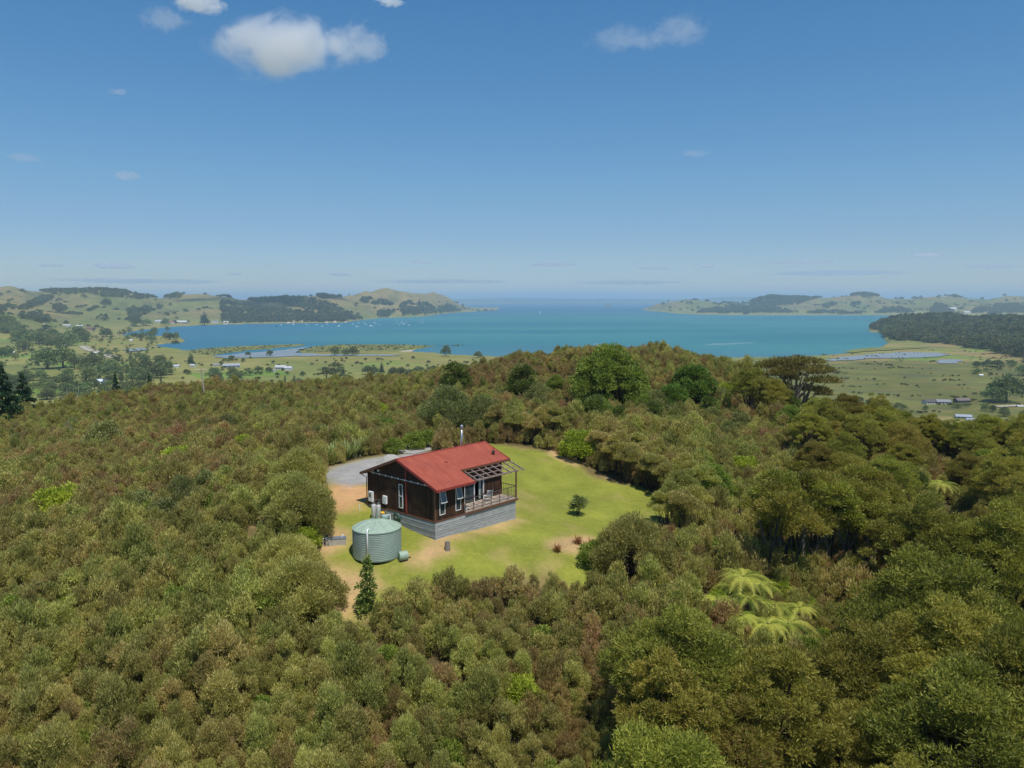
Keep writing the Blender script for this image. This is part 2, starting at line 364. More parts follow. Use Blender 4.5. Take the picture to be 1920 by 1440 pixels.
# ================================================================== the ground: one sheet out to beyond the last land
def build_ground():
    na_d = 620; az = list(np.linspace(-R(41), R(41), na_d)); az += list(np.linspace(R(41), 2 * math.pi - R(41), 62)[1:-1]); az = np.array(az); na = len(az)
    rr = np.concatenate([[2, 5, 9, 13, 17, 20, 23], 26 * 1.0102 ** np.arange(0, 690)]); rr = rr[rr < 24000]; nr = len(rr)
    X = rr[:, None] * np.sin(az)[None]; Y = rr[:, None] * np.cos(az)[None]
    x = X.ravel(); y = Y.ravel(); z = Hh(x, y)
    r = np.hypot(x, y)
    i = np.arange(nr - 1)[:, None] * na; j = np.arange(na)[None]; jn = (j + 1) % na
    f = np.stack([i + j, i + jn, i + na + jn, i + na + j], -1).reshape(-1, 4)[:, ::-1]
    # colour of what covers the ground
    c = np.tile(L3(84, 74, 46), (len(x), 1))                       # leaf litter under scrub
    nz = fbm(x / 6, y / 6, 4, 31); n2 = fbm(x / 1.8, y / 1.8, 3, 33)
    def put(w, colr): 
        nonlocal c
        w = np.clip(w, 0, 1)[:, None]; c = c * (1 - w) + colr * w
    near = r < 260
    ls = np.where(near, 0, 99.); ls[near] = clear_sdf(x[near], y[near])
    g = L3(124, 128, 50)[None] * (1 - .14 * nz[:, None]) + L3(158, 140, 84)[None] * 0
    put(sstep(.5, -.6, ls + .5 * nz), g)
    put(sstep(.5, -.6, ls + .5 * nz) * sstep(.2, .8, nz + .3 * n2) * .5, L3(156, 140, 84))
    put(sstep(-1.4, .5, ls + .8 * nz + .8 * n2) * (ls < .8) * (.25 + .6 * sstep(.0, .5, fbm(x / 5, y / 5, 3, 36))), L3(146, 126, 82))
    for P, cc, wd in [(CLAY, L3(186, 146, 100), 1.2), (GRAVEL, L3(150, 146, 140), .9)] + [(S, L3(176, 146, 102), 1.0) for S in SANDY]:
        s = np.full(len(x), 99.); s[near] = sdf(x[near], y[near], P); put(sstep(wd, -wd, s + .7 * nz + .5 * n2), cc[None] * (1 + .12 * n2[:, None]))
    # far country
    u = U_of(x, y); far = (r > 420) & (y > 0)
    hz = z - SEA; slope = np.zeros(len(x))
    Z2 = z.reshape(nr, na); gr = np.abs(np.gradient(Z2, axis=0)) / np.maximum(np.gradient(rr)[:, None], 1); slope = gr.ravel()
    # fields: slanted grid of paddocks
    fa = x * .86 + y * .5 + 30 * pn(x / 400, y / 400, 41); fb = -x * .5 + y * .86 + 30 * pn(x / 400, y / 400, 42)
    ci = np.floor(fa / 130).astype(int); cj = np.floor(fb / 90).astype(int); hsh = ((ci * 73 + cj * 151) % 17) / 16.
    fields = L3(108, 114, 58)[None] * (1 - hsh[:, None]) + L3(134, 130, 72)[None] * hsh[:, None]
    fields = np.where((((ci * 31 + cj * 57) % 7) == 0)[:, None], L3(104, 126, 52)[None], fields)
    put(sstep(400, 520, r) * (y > 0), fields)
    hill = sstep(5, 22, hz) * far
    n3 = fbm(x / 420, y / 420, 4, 50); n4 = fbm(x / 110, y / 110, 4, 51)
    hcol = L3(104, 110, 60)[None] * (.5 - .9 * n3[:, None]).clip(0, 1) + L3(128, 114, 72)[None] * (.5 + .9 * n3[:, None]).clip(0, 1)
    hcol = hcol * (1 + .12 * n4[:, None]); put(hill, hcol)
    put(hill * sstep(3800, 4600, y) * (u < 1000) * .75, L3(138, 122, 80)[None] * (1 + .15 * n4[:, None]))
    put(hill * sstep(.2, .6, n4) * .5, L3(84, 84, 50)); lap = np.zeros_like(Z2); lap[3:-3] = Z2[6:] + Z2[:-6] - 2 * Z2[3:-3]; la = np.zeros_like(Z2); la[:, 6:-6] = Z2[:, 12:] + Z2[:, :-12] - 2 * Z2[:, 6:-6]; put(hill * sstep(2., 14., la.ravel()) * .6, L3(74, 80, 44))  # fold floors darker: plant growth, plus relief shade put into the colour
    shore = far * sstep(9, 2.5, hz) * (y > 2000); put(shore * .45 * sstep(-.2, .4, fbm(x / 90, y / 90, 3, 58)), L3(150, 126, 100))
    # forest floor
    ub_ = far & (u > 1625) & (y > 1000) & (y < 3100) & (hz > 5); put(ub_.astype(float), L3(58, 66, 42))
    put((y > 14000).astype(float), L3(70, 90, 80))
    # marsh east and west (salt meadow), mud
    marsh = far * sstep(1180, 1420, u + 160 * fbm(x / 160, y / 160, 3, 59)) * sstep(1240, 1200, y + .0 * x) * sstep(600, 640, y) * (hz < 5)
    put(marsh, L3(100, 102, 50)[None] * (1 + .2 * n4[:, None]))
    put(marsh * sstep(.15, .6, fbm(x / 45, y / 18, 4, 52)) * .5, L3(120, 104, 62))
    put(marsh * sstep(.05, .5, fbm(x / 70, y / 20, 4, 57)) * .6, L3(84, 88, 56))
    put(far * (u > 1480) * sstep(700, 640, y) * (u < 1800) * sstep(-.1, .5, fbm(x / 50, y / 30, 3, 53)) * .5, L3(148, 128, 86))
    put(far * (u > 1560) * (y > 1180) * (y < 1700) * (hz < 6) * sstep(-.2, .5, fbm(x / 90, y / 40, 3, 54)) * .8, L3(140, 118, 80))
    put(far * (u < 1000) * (y > 1180) * (hz < 5) * sstep(-.3, .3, fbm(x / 120, y / 50, 3, 55) + .2) * (u > 150), L3(128, 122, 66))
    t = NT('ground_cover'); p = t.pos(); ca = t.attr('cover', False)
    d = t.n('ShaderNodeVectorMath', operation='LENGTH'); t.l(p, d.inputs[0]); dist = d.outputs['Value']
    fine = t.noise(3.2, 8, .72, p); mid = t.noise(.35, 6, .6, p); big = t.noise(.02, 8, .66, p)
    nearw = t.ramp(dist, 150, 500, 1, 0)
    k = t.math('ADD', t.math('MULTIPLY', t.math('SUBTRACT', fine, .5), .9), t.math('MULTIPLY', t.math('SUBTRACT', mid, .5), .8))
    k = t.math('ADD', t.math('MULTIPLY', k, nearw), t.math('MULTIPLY', t.math('MULTIPLY', t.math('SUBTRACT', big, .5), 1.1), t.math('SUBTRACT', 1., nearw)))
    h = t.n('ShaderNodeHueSaturation'); t.l(ca, h.inputs['Color']); t.l(t.math('ADD', 1., k), h.inputs['Value']); t.l(t.math('ADD', .5, t.math('MULTIPLY', k, -.035)), h.inputs['Hue'])
    t.principled(h.outputs[0], .92, spec=.15, normal=t.bump(fine, .05, .5))
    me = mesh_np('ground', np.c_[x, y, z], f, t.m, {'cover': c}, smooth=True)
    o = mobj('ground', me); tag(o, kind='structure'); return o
build_ground()

# sea
t = NT('sea_water'); p = t.pos()
d = t.n('ShaderNodeVectorMath', operation='LENGTH'); t.l(p, d.inputs[0]); dist = d.outputs['Value']
n1 = t.noise(.0011, 5, .6, t.scale(p, .45, 1.6, 1)); n2 = t.noise(.006, 4, .6, t.scale(p, .22, 1.5, 1))
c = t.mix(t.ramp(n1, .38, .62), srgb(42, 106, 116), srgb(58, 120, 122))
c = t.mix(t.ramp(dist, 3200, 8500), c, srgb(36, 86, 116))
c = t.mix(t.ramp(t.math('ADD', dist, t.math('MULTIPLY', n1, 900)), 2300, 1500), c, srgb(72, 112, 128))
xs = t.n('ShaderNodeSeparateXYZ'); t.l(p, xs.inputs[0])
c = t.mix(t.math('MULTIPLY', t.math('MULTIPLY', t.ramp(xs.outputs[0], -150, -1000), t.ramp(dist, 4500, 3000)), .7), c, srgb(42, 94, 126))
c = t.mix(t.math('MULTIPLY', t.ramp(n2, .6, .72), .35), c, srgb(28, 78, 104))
sw = t.noise(.05, 6, .7, t.scale(p, .5, 1.4, 1))
b = t.n('ShaderNodeBsdfPrincipled'); t.l(c, b.inputs['Base Color']); b.inputs['Roughness'].default_value = .45; b.inputs['IOR'].default_value = 1.33; b.inputs['Specular IOR Level'].default_value = .25
t.l(t.bump(sw, 2.5, .5), b.inputs['Normal']); t.l(b.outputs[0], t.out.inputs[0])
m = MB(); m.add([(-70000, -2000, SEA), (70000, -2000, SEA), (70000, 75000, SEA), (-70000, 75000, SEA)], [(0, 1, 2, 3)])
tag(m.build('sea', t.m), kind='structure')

# flat sheets on the sea plane: salt marsh spits, channels, sandbars
def sheet(name, poly, mat, z, jit=3.0, thick=.25, kind='structure', px=True):
    P = [onz(u, v, z) for u, v in poly] if px else poly
    out = []
    for i in range(len(P)):
        a = P[i]; b = P[(i + 1) % len(P)]; L = math.hypot(b[0] - a[0], b[1] - a[1]); n = max(1, min(60, int(L / 9)))
        for k in range(n):
            t = k / n; x = a[0] + (b[0] - a[0]) * t; y = a[1] + (b[1] - a[1]) * t
            out.append((x + jit * 3 * float(pn(x / 30, y / 30, 61)), y + jit * 2.5 * float(pn(x / 22, y / 22, 62) + .6 * pn(x / 8, y / 8, 63))))
    n = len(out); m = MB(); m.add([(x, y, z) for x, y in out] + [(x, y, z - thick) for x, y in out], [tuple(range(n))] + [(i, i + n, (i + 1) % n + n, (i + 1) % n) for i in range(n)])
    # orient up
    me = m.mesh(name, mat)
    import bmesh
    bm = bmesh.new(); bm.from_mesh(me); bmesh.ops.recalc_face_normals(bm, faces=bm.faces)
    bmesh.ops.triangulate(bm, faces=[q for q in bm.faces if len(q.verts) > 4]); bm.to_mesh(me); bm.free()
    return tag(mobj(name, me), kind=kind)
def ground_mat(name, a, b, sc, c3=None, rough=.9):
    t = NT(name); p = t.pos(); n = t.noise(sc, 7, .7, p); c = t.mix(t.ramp(n, .35, .68), a, b)
    if c3: c = t.mix(t.ramp(t.noise(sc * 3.1, 5, .65, t.scale(p, .6, 2, 1)), .52, .66), c, c3)
    return t.principled(c, rough, spec=.2)
mm = ground_mat('salt_marsh_grass', srgb(122, 122, 58), srgb(104, 108, 56), .02, srgb(80, 88, 50))
mm2 = ground_mat('pale_sand', srgb(190, 184, 170), srgb(160, 150, 132), .03)
chan = NT('shallow_water'); chan.principled(chan.mix(chan.noise(.02, 4, .6, chan.pos()), srgb(106, 122, 132), srgb(136, 142, 144)), .6, spec=.2)
bar = NT('sandbar'); bar.principled(bar.mix(bar.noise(.05, 4, .6, bar.pos()), srgb(72, 124, 130), srgb(104, 140, 136)), .5)
sheet('salt_marsh', [(330,661),(372,654),(430,650),(500,647),(560,645),(574,645.5),(560,648.5),(530,651),(500,654),(470,656),(440,660),(410,664),(380,668),(340,672)], mm, SEA + .5)
sheet('salt_marsh', [(556,656),(590,650),(620,646.5),(680,645.5),(740,646),(790,647),(812,648.5),(795,652),(775,656),(740,660),(690,661),(620,662),(570,663)], mm, SEA + .5)
sheet('salt_marsh', [(1580,659),(1600,655),(1630,652),(1660,651),(1690,650),(1740,651),(1700,654),(1660,656),(1625,658),(1596,661)], mm, SEA + 3.6, 2)
sheet('beach', [(735,660.5),(760,657),(778,655.5),(772,659),(755,662)], mm2, SEA + .6, 1.5)
sheet('sandbar', [(1318,646),(1340,644),(1380,642.5),(1420,641.5),(1410,643.5),(1370,646),(1340,647.5)], bar.m, SEA + .08, 4)
sheet('tidal_channel', [(400,669),(440,664),(500,659),(540,655),(575,650),(560,656),(555,661),(600,664),(700,664.5),(760,664.5),(735,667),(640,667),(560,667.5),(480,670),(420,671)], chan.m, SEA + 3.3, 3)
sheet('tidal_channel', [(232,655),(262,652),(277,654),(262,658),(240,658.5)], chan.m, SEA + 3.4, 3)
sheet('tidal_channel', [(1555,673),(1590,668),(1640,663),(1700,660),(1755,661),(1778,664),(1760,669),(1700,671),(1640,671),(1600,674),(1560,677)], chan.m, SEA + 3.5, 3)
sheet('tidal_channel', [(1752,676),(1775,673),(1800,674),(1806,677),(1790,681),(1762,681)], chan.m, SEA + 3.6, 2)
roadm = ground_mat('pale_road', srgb(176, 168, 150), srgb(150, 142, 128), .2)
def ribbon(name, pts, w, mat, lift, kind='structure', step=2., hf=None):
    hf = hf or Hs; P = []
    for i in range(len(pts) - 1):
        a = pts[i]; b = pts[i + 1]; wa = w[i] if hasattr(w, '__len__') else w; wb = w[i + 1] if hasattr(w, '__len__') else w
        n = max(1, int(math.hypot(b[0] - a[0], b[1] - a[1]) / step))
        for k in range(n + (i == len(pts) - 2)): t = k / n; P.append((a[0] + (b[0] - a[0]) * t, a[1] + (b[1] - a[1]) * t, wa + (wb - wa) * t))
    Q = []
    for i, (x, y, ww) in enumerate(P):
        lo = max(0, i - 3); hi = min(len(P), i + 4); Q.append(tuple(sum(p[k] for p in P[lo:hi]) / (hi - lo) for k in range(3)))
    K = 9; V = []; Fc = []
    for i, (x, y, ww) in enumerate(Q):
        a = Q[max(0, i - 1)]; b = Q[min(len(Q) - 1, i + 1)]; dx, dy = b[0] - a[0], b[1] - a[1]; L = math.hypot(dx, dy) + 1e-9
        for k in range(K):
            s = (k / (K - 1) * 2 - 1) * ww * (1 + .12 * float(pn(x / 2.5, y / 2.5, 70 + (k > 4)))); V.append((x - dy / L * s, y + dx / L * s))
    V = np.array(V); zz = Hh(V[:, 0], V[:, 1]) + lift
    for i in range(len(Q) - 1):
        for k in range(K - 1): a = i * K + k; Fc.append((a, a + 1, a + K + 1, a + K))
    me = mesh_np(name, np.c_[V, zz], np.array(Fc)[:, ::-1], mat, smooth=True); return tag(mobj(name, me), kind=kind)
gm = NT('driveway_gravel'); p = gm.pos(); gm.principled(gm.mix(gm.ramp(gm.noise(.6, 6, .7, p), .3, .7), srgb(148, 146, 142), gm.mix(gm.noise(14, 4, .7, p), srgb(150, 140, 124), srgb(176, 172, 166))), .9, spec=.2, normal=gm.bump(gm.noise(20, 3, .7, p), .03))
ribbon('driveway', DRIVE_C, DRIVE_W, gm.m, .06, step=.8)
ribbon('road', [gpt(u, v) for u, v in [(80,604),(86,611),(89,619),(95,622)]], 5, roadm, 2.0, step=15)
ribbon('road', [gpt(u, v) for u, v in [(155,648),(165,656),(185,661),(205,668),(222,673)]], 8, roadm, .8, step=12)
ribbon('road', [gpt(u, v) for u, v in [(1850,765),(1885,762),(1925,761),(1960,760)]], 4, roadm, .8, step=8)

# ================================================================== sky, sun, air, clouds
SAZ = R(29); SEL = R(66)
S = Vector((math.cos(SEL) * math.sin(SAZ), -math.cos(SEL) * math.cos(SAZ), math.sin(SEL)))
w = bpy.data.worlds.new("World"); scene.world = w; w.use_nodes = True; nt = w.node_tree
sky = nt.nodes.new('ShaderNodeTexSky'); sky.sky_type = 'NISHITA'; sky.sun_disc = False; sky.sun_elevation = SEL
sky.sun_rotation = math.atan2(S.x, S.y); sky.air_density = SKY_AIR; sky.dust_density = SKY_DUST; sky.ozone_density = SKY_OZ; sky.altitude = 100
bg = nt.nodes['Background']; hs = nt.nodes.new('ShaderNodeHueSaturation'); hs.inputs['Saturation'].default_value = SKY_SAT; hs.inputs['Value'].default_value = SKY_VAL; nt.links.new(sky.outputs[0], hs.inputs['Color']); 
cv = nt.nodes.new('ShaderNodeRGBCurve'); cv.mapping.use_clip = False; cv.mapping.extend = 'EXTRAPOLATED'
for ch, pts in enumerate([[(0, 0), (1., 1.05), (2.66, 2.0), (6, 4.0)], [(0, 0), (2.26, 2.26), (3.92, 3.05), (8, 5.6)], [(0, 0), (4.06, 3.9), (4.55, 4.12), (8, 7)]]):
    c_ = cv.mapping.curves[ch]; c_.points[0].location = pts[0]; c_.points[1].location = pts[3]
    for q_ in pts[1:3]: c_.points.new(*q_)
cv.mapping.update(); nt.links.new(hs.outputs[0], cv.inputs['Color']); nt.links.new(cv.outputs[0], bg.inputs[0]); bg.inputs[1].default_value = SKY_STR
ld = bpy.data.lights.new('sun', 'SUN'); ld.energy = SUN_STR; ld.angle = R(.53); ld.color = (1, .96, .9)
lo = bpy.data.objects.new('sun', ld); col.objects.link(lo); lo.rotation_euler = S.to_track_quat('Z', 'Y').to_euler(); lo.location = (0, 0, 300)
scene.view_settings.view_transform = 'Standard'; scene.view_settings.look = 'None'; scene.view_settings.exposure = EXPO
if HAZE > 0:
    t = NT('air'); q = t.n('ShaderNodeVolumePrincipled'); q.inputs['Color'].default_value = HAZE_C; q.inputs['Density'].default_value = HAZE; q.inputs['Anisotropy'].default_value = .2
    t.l(q.outputs[0], t.out.inputs['Volume'])
    m = MB(); m.box(-75000, 75000, -3000, 78000, SEA - 14, 215); tag(m.build('haze', t.m), kind='stuff')
def cloud(u, v, wpx, hpx, D, dens, seed, sc=2.2, thr=.45, flat=.6, depthf=.7, label=None):
    r = ray(u, v); t = D; x, y, z = r[0] * t, r[1] * t, CAMZ + r[2] * t
    sx = wpx / F * D / 2; sz = hpx / F * D / 2; sy = sx * depthf
    tt = NT('cloud_vapour'); g = tt.obj(); ln = tt.n('ShaderNodeVectorMath', operation='LENGTH'); tt.l(g, ln.inputs[0])
    mp = tt.n('ShaderNodeMapping'); tt.l(g, mp.inputs[0]); mp.inputs['Location'].default_value = (seed * 3.1, seed * 1.7, 0); mp.inputs['Scale'].default_value = (1, 1, sz / sx * 1.2)
    n = tt.n('ShaderNodeTexNoise'); n.inputs['Scale'].default_value = sc; n.inputs['Detail'].default_value = 6; n.inputs['Roughness'].default_value = .62; tt.l(mp.outputs[0], n.inputs['Vector'])
    n.inputs['Distortion'].default_value = .6; e = tt.math('SUBTRACT', n.outputs[0], tt.ramp(ln.outputs['Value'], .1, 1.0, thr - .16, thr + .34))
    dn = tt.math('MULTIPLY', tt.ramp(e, 0, .16, 0, 1), dens / sx)
    q = tt.n('ShaderNodeVolumePrincipled'); q.inputs['Color'].default_value = (1, 1, 1, 1); tt.l(dn, q.inputs['Density']); q.inputs['Anisotropy'].default_value = .35
    tt.l(q.outputs[0], tt.out.inputs['Volume'])
    import bmesh
    bm = bmesh.new(); bmesh.ops.create_icosphere(bm, subdivisions=3, radius=1); me = bpy.data.meshes.new('cloud'); bm.to_mesh(me); bm.free(); me.materials.append(tt.m)
    o = mobj('cloud', me, None, (x, y, z)); o.scale = (sx, sy, sz); o.rotation_euler = (0, 0, -math.atan2(x, y))
    tag(o, label, kind='stuff' if not label else None); o['kind'] = 'stuff'

    return o
# ================================================================== foliage
def norm(a): return a / np.maximum(np.linalg.norm(a, axis=-1, keepdims=True), 1e-9)
def leaf_tris(g, lobes, n, L, wd, up=.35, shell=.35, low=-.25, out=.7, jit=.6):
    """small leaf sprays spread through the lobes of a crown; lobes: (x,y,z,rx,rz)"""
    lobes = np.array(lobes, float); ar = lobes[:, 3] ** 2 + lobes[:, 3] * lobes[:, 4]; k = g.choice(len(lobes), n, p=ar / ar.sum())
    d = norm(g.normal(size=(n, 3))); d[:, 2] = np.where(d[:, 2] < low, -d[:, 2] * .5, d[:, 2]); d = norm(d)
    rr = 1 - shell * g.random(n) ** 1.6
    rad = np.c_[lobes[k, 3], lobes[k, 3], lobes[k, 4]]
    P = lobes[k, :3] + d * rad * (rr * (1 + .10 * g.normal(size=n)))[:, None]
    nrm = norm(d / rad)
    a = norm(nrm * out + np.array([0, 0, up]) + g.normal(size=(n, 3)) * jit * .6)
    s = norm(np.cross(a, norm(g.normal(size=(n, 3)))))
    LL = (L * (.6 + .8 * g.random(n)))[:, None]; ww = (wd * (.6 + .8 * g.random(n)))[:, None]
    V = np.empty((n, 3, 3)); V[:, 0] = P - s * ww / 2; V[:, 1] = P + s * ww / 2; V[:, 2] = P + a * LL
    lt = g.random(len(lobes)); tone = np.clip(.22 + .56 * g.random(n) + .3 * (lt[k] - .5), 0, 1)
    return V.reshape(-1, 3), np.arange(3 * n).reshape(-1, 3), np.repeat(tone, 3)
def quad_leaves(g, lobes, n, L, wd, **kw):
    V, Fc, T = leaf_tris(g, lobes, n, L, wd, **kw); V = V.reshape(-1, 3, 3); a, b, c = V[:, 0], V[:, 1], V[:, 2]
    m = (a + b) / 2; Q = np.stack([m, m + (c - m) * .5 + (b - a) * .5, c, m + (c - m) * .5 - (b - a) * .5], 1)
    return Q.reshape(-1, 3), np.arange(4 * len(V)).reshape(-1, 4), np.repeat(T[::3], 4)
def limbs(g, lobes, h0, r0, nst=1, spread=.15, twigs=1, sides=5):
    """stems from the ground that fork towards the lobes"""
    m = MB(); stems = []
    for i in range(nst):
        a = 2 * math.pi * i / nst + g.random(); bx, by = spread * math.cos(a), spread * math.sin(a); stems.append((bx, by))
    L = sorted(lobes, key=lambda q: q[2])
    used = {}
    for i, q in enumerate(L):
        b = stems[i % nst]; fx, fy = b[0] * 1.6 + q[0] * .18, b[1] * 1.6 + q[1] * .18; z1 = h0 * (.75 + .4 * g.random())
        kx, ky, kz = (fx + q[0]) / 2 + g.normal() * .08 * abs(q[2]) * .3, (fy + q[1]) / 2 + g.normal() * .05, z1 + (q[2] - z1) * .45
        m.tube([(b[0], b[1], -.4), (fx, fy, z1), (kx, ky, kz), (q[0], q[1], q[2] + q[4] * .3)], [r0, r0 * .72, r0 * .45, r0 * .15], sides, False)
    return m
def dome_lobes(g, n, R0, H0, base, lr, lz, flat=1.):
    out = []
    for i in range(n):
        t = (i + .5) / n; a = i * 2.39996 + g.random() * .5; rr = R0 * math.sqrt(t) * (.9 + .2 * g.random())
        z = base + (H0 - base) * (1 - (rr / (R0 * 1.12)) ** 2 * flat) + g.normal() * .05 * H0
        s = .8 + .45 * g.random(); out.append((rr * math.cos(a), rr * math.sin(a), z - lz * .8, lr * s, lz * s))
    return out
def mk_manuka(seed, n, L, wd, H=2.6, R0=.85, col_=10):
    g = np.random.default_rng(seed)
    lob = dome_lobes(g, col_, R0, H, H * .42, .34, .62, 1.1); lob = [(q[0] + g.normal() * .08, q[1] + g.normal() * .08, q[2] + g.normal() * .16, q[3] * (.8 + .4 * g.random()), q[4]) for q in lob]
    # side foliage columns so that the bush is clothed half way down
    lob += [(q[0] * 1.05, q[1] * 1.05, q[2] - .55, q[3] * .75, .5) for q in lob[col_ // 2:]]
    V, Fc, T = leaf_tris(g, lob, n, L, wd, up=1.3, shell=.7, out=.55, jit=.75)
    tw = limbs(g, lob[:col_], H * .3, .035, 3, .12, sides=4)
    # dead brown twigs inside
    return V, Fc, T, tw
def crown_mesh(name, V, Fc, T, mat): return mesh_np(name, V, Fc, mat, {'tone': T})
def joined(name, V, Fc, T, tw, mat, bark):
    tv = np.array(tw.v); tf = np.array([q for q in tw.f if len(q) == 4]); tri = np.concatenate([tf[:, [0, 1, 2]], tf[:, [0, 2, 3]]])
    if Fc.shape[1] == 4: Fc = np.concatenate([Fc[:, [0, 1, 2]], Fc[:, [0, 2, 3]]])
    VV = np.concatenate([V, tv]); FF = np.concatenate([Fc, tri + len(V)])
    return mesh_np(name, VV, FF, None, {'tone': np.concatenate([T, np.full(len(tv), .5)])}, mats=[mat, bark], midx=np.r_[np.zeros(len(Fc)), np.ones(len(tri))])
def tree_obj(name, crown_me, trunk_me, label, cat, loc, rz, sc, group=None, crown='crown', trunk='trunk'):
    e = empty(name, loc, rz); e.scale = sc if hasattr(sc, '__len__') else (sc, sc, sc)
    mobj(crown, crown_me, e); 
    if trunk_me: mobj(trunk, trunk_me, e)
    return tag(e, label, cat, group)

# ---- prototypes
MAN = []; MAN_LO = []
for i in range(7):
    H = (2.5, 2.9, 2.2, 3.2, 2.6, 2.0, 3.0)[i]; mat = M['manuka_brown'] if i in (2, 5) else M['manuka']
    V, Fc, T, tw = mk_manuka(100 + i, 8500, .135, .042, H, .72 + .1 * (i % 3), 11 + i % 4)
    MAN.append((crown_mesh('manuka_crown', V, Fc, T, mat), tw.mesh('manuka_stems', M['bark']), H))
    V, Fc, T, tw = mk_manuka(200 + i, 3000, .19, .062, H, .74 + .1 * (i % 3), 11 + i % 4)
    MAN_LO.append(joined('scrub', V, Fc, T, tw, mat, M['bark']))
KAN = []; KAN_LO = []
def mk_kanuka(seed, H, R0, nl, n, L, wd):
    g = np.random.default_rng(seed); lob = dome_lobes(g, nl, R0, H, H * .45, R0 * .20, R0 * .17, .95); lob = [(q[0] + g.normal() * .12, q[1] + g.normal() * .12, q[2] + g.normal() * .25, q[3] * (.7 + .6 * g.random()), q[4]) for q in lob]
    lob += [(q[0] + g.normal() * .3, q[1] + g.normal() * .3, q[2] - R0 * .22, q[3] * .8, q[4] * .9) for q in lob]
    V, Fc, T = leaf_tris(g, lob, n, L, wd, up=.25, shell=.45, out=.7, jit=.7, low=-.1)
    return V, Fc, T, limbs(g, lob[:nl:2], H * .35, .11, 3, .2, sides=5)
for i, (H, R0, nl) in enumerate([(7.5, 3.0, 56), (6.5, 2.7, 46), (8.0, 2.9, 52), (6.2, 3.2, 60), (7.0, 2.3, 40)]):
    V, Fc, T, tw = mk_kanuka(300 + i, H, R0, nl, 42000, .16, .056)
    KAN.append((crown_mesh('kanuka_crown', V, Fc, T, M['kanuka']), tw.mesh('kanuka_trunks', M['black_bark'] if i % 2 else M['bark']), H))
def shrub_mesh(seed, H, R0, nl, n, L, wd, mat, base=.25, lr=.42, lz=.36, up=.3, shell=.5, flat=.9, bark='bark', nst=3, r0=.04, quad=True, low=-.3):
    g = np.random.default_rng(seed); lob = dome_lobes(g, nl, R0, H, H * base, R0 * lr, R0 * lz, flat)
    lob += [(q[0] * 1.02, q[1] * 1.02, q[2] - R0 * .35, q[3] * .8, q[4]) for q in lob[nl // 3:]]
    V, Fc, T = (quad_leaves if quad else leaf_tris)(g, lob, n, L, wd, up=up, shell=shell, low=low)
    return crown_mesh('leafy_crown', V, Fc, T, mat), limbs(g, lob[:nl], H * .3, r0, nst, .08, sides=5).mesh('stems', M[bark])

# ---- where nothing of the scrub grows
SPECIAL = []   # (x, y, radius) kept free for trees placed one by one
def place(name, u, v, mesh, label, cat='shrub', sc=1., rz=None, r=1.0, group=None, dz=0., sink=0., crown='crown', trunk='trunk'):
    x, y = gpt(u, v, dz); SPECIAL.append((x, y, r)); rz = rnd.uniform(0, 6.28) if rz is None else rz
    return tree_obj(name, mesh[0], mesh[1], label, cat, (x, y, Hs(x, y) - sink), rz, sc, group, crown, trunk)

# big trees of the ridge
big = shrub_mesh(401, 8.6, 4.6, 34, 26000, .34, .17, M['bright_leaf'], .30, .27, .22, r0=.22, nst=3, shell=.5)
place('broadleaf_tree', 1138, 772, big, 'large rounded yellow-green tree on the ridge below the skyline power pole', 'tree', (1.08, 1.08, 1.05), r=4)
g1 = shrub_mesh(402, 6.0, 3.0, 22, 16000, .3, .16, mat=leafmat('glossy_green_leaves', srgb(62, 90, 34), srgb(122, 148, 62), (.05,.05,.02), .03, .4, .2), base=.2, lr=.34, lz=.3, r0=.14)
place('broadleaf_tree', 1297, 757, g1, 'bright mid-green domed tree on the ridge right of the big yellow-green tree', 'tree', 1.0, r=2.6)
place('broadleaf_tree', 1262, 775, g1, 'smaller mid-green tree beside the domed ridge tree', 'tree', .72, r=2.)
def mk_flat():
    g = np.random.default_rng(77); lob = dome_lobes(g, 26, 3.9, 9.0, 5.4, 1.15, .75, .8); lob = [(q[0], q[1], min(q[2], 8.2), q[3], q[4]) for q in lob]; lob += [(q[0] * (.85 + .3 * g.random()), q[1] * (.85 + .3 * g.random()), q[2] - 1.2 - 2.2 * g.random(), 1.0, .6) for q in lob[8:]]
    V, Fc, T = leaf_tris(g, lob, 30000, .24, .09, up=.35, shell=.6, low=-.05)
    mt = leafmat('flat_top_leaves', srgb(84, 80, 40), srgb(142, 132, 70), srgb(140, 112, 74), .3, .25, .2)
    return crown_mesh('leafy_crown', V, Fc, T, mt), limbs(g, lob[:26], 2.2, .17, 4, .45).mesh('stems', M['pale_bark'])
place('kanuka_tree', 1487, 786, mk_flat(), 'tall flat-topped dark tree with bare pale branches showing under its crown', 'tree', (1.4, 1.4, 1.08), r=3.2)
place('kanuka_tree', 1447, 792, KAN[0][:2], 'dark crown tucked directly left of the tall flat-topped tree', 'tree', .8, r=2.)
place('kanuka_tree', 1532, 806, KAN[3][:2], 'low dark crown directly right of the tall flat-topped tree', 'tree', .72, r=2.)
place('kanuka_tree', 1405, 790, KAN[2][:2], 'dark brownish tree standing left beside the tall flat-topped tree', 'tree', .95, r=2.5)
dk = shrub_mesh(403, 5.4, 2.1, 18, 10000, .26, .13, M['dark_leaf'], .15, .36, .36, r0=.1)
place('broadleaf_tree', 853, 742, dk, 'dark green tree with a pointed top in brown scrub behind the house', 'tree', 1.0, r=1.8)
place('broadleaf_tree', 982, 762, dk, 'dark tree with yellowish leaf edges left of the large rounded yellow-green tree', 'tree', (1., 1., 1.15), r=1.8)
gy = shrub_mesh(404, 5.2, 2.9, 22, 15000, .24, .08, M['grey_leaf'], .12, .34, .36, up=.6, r0=.09)
place('shrub', 838, 812, gy, 'grey-green wispy tree standing behind the flue of the red-roofed house', 'tree', 1.1, r=2.6)
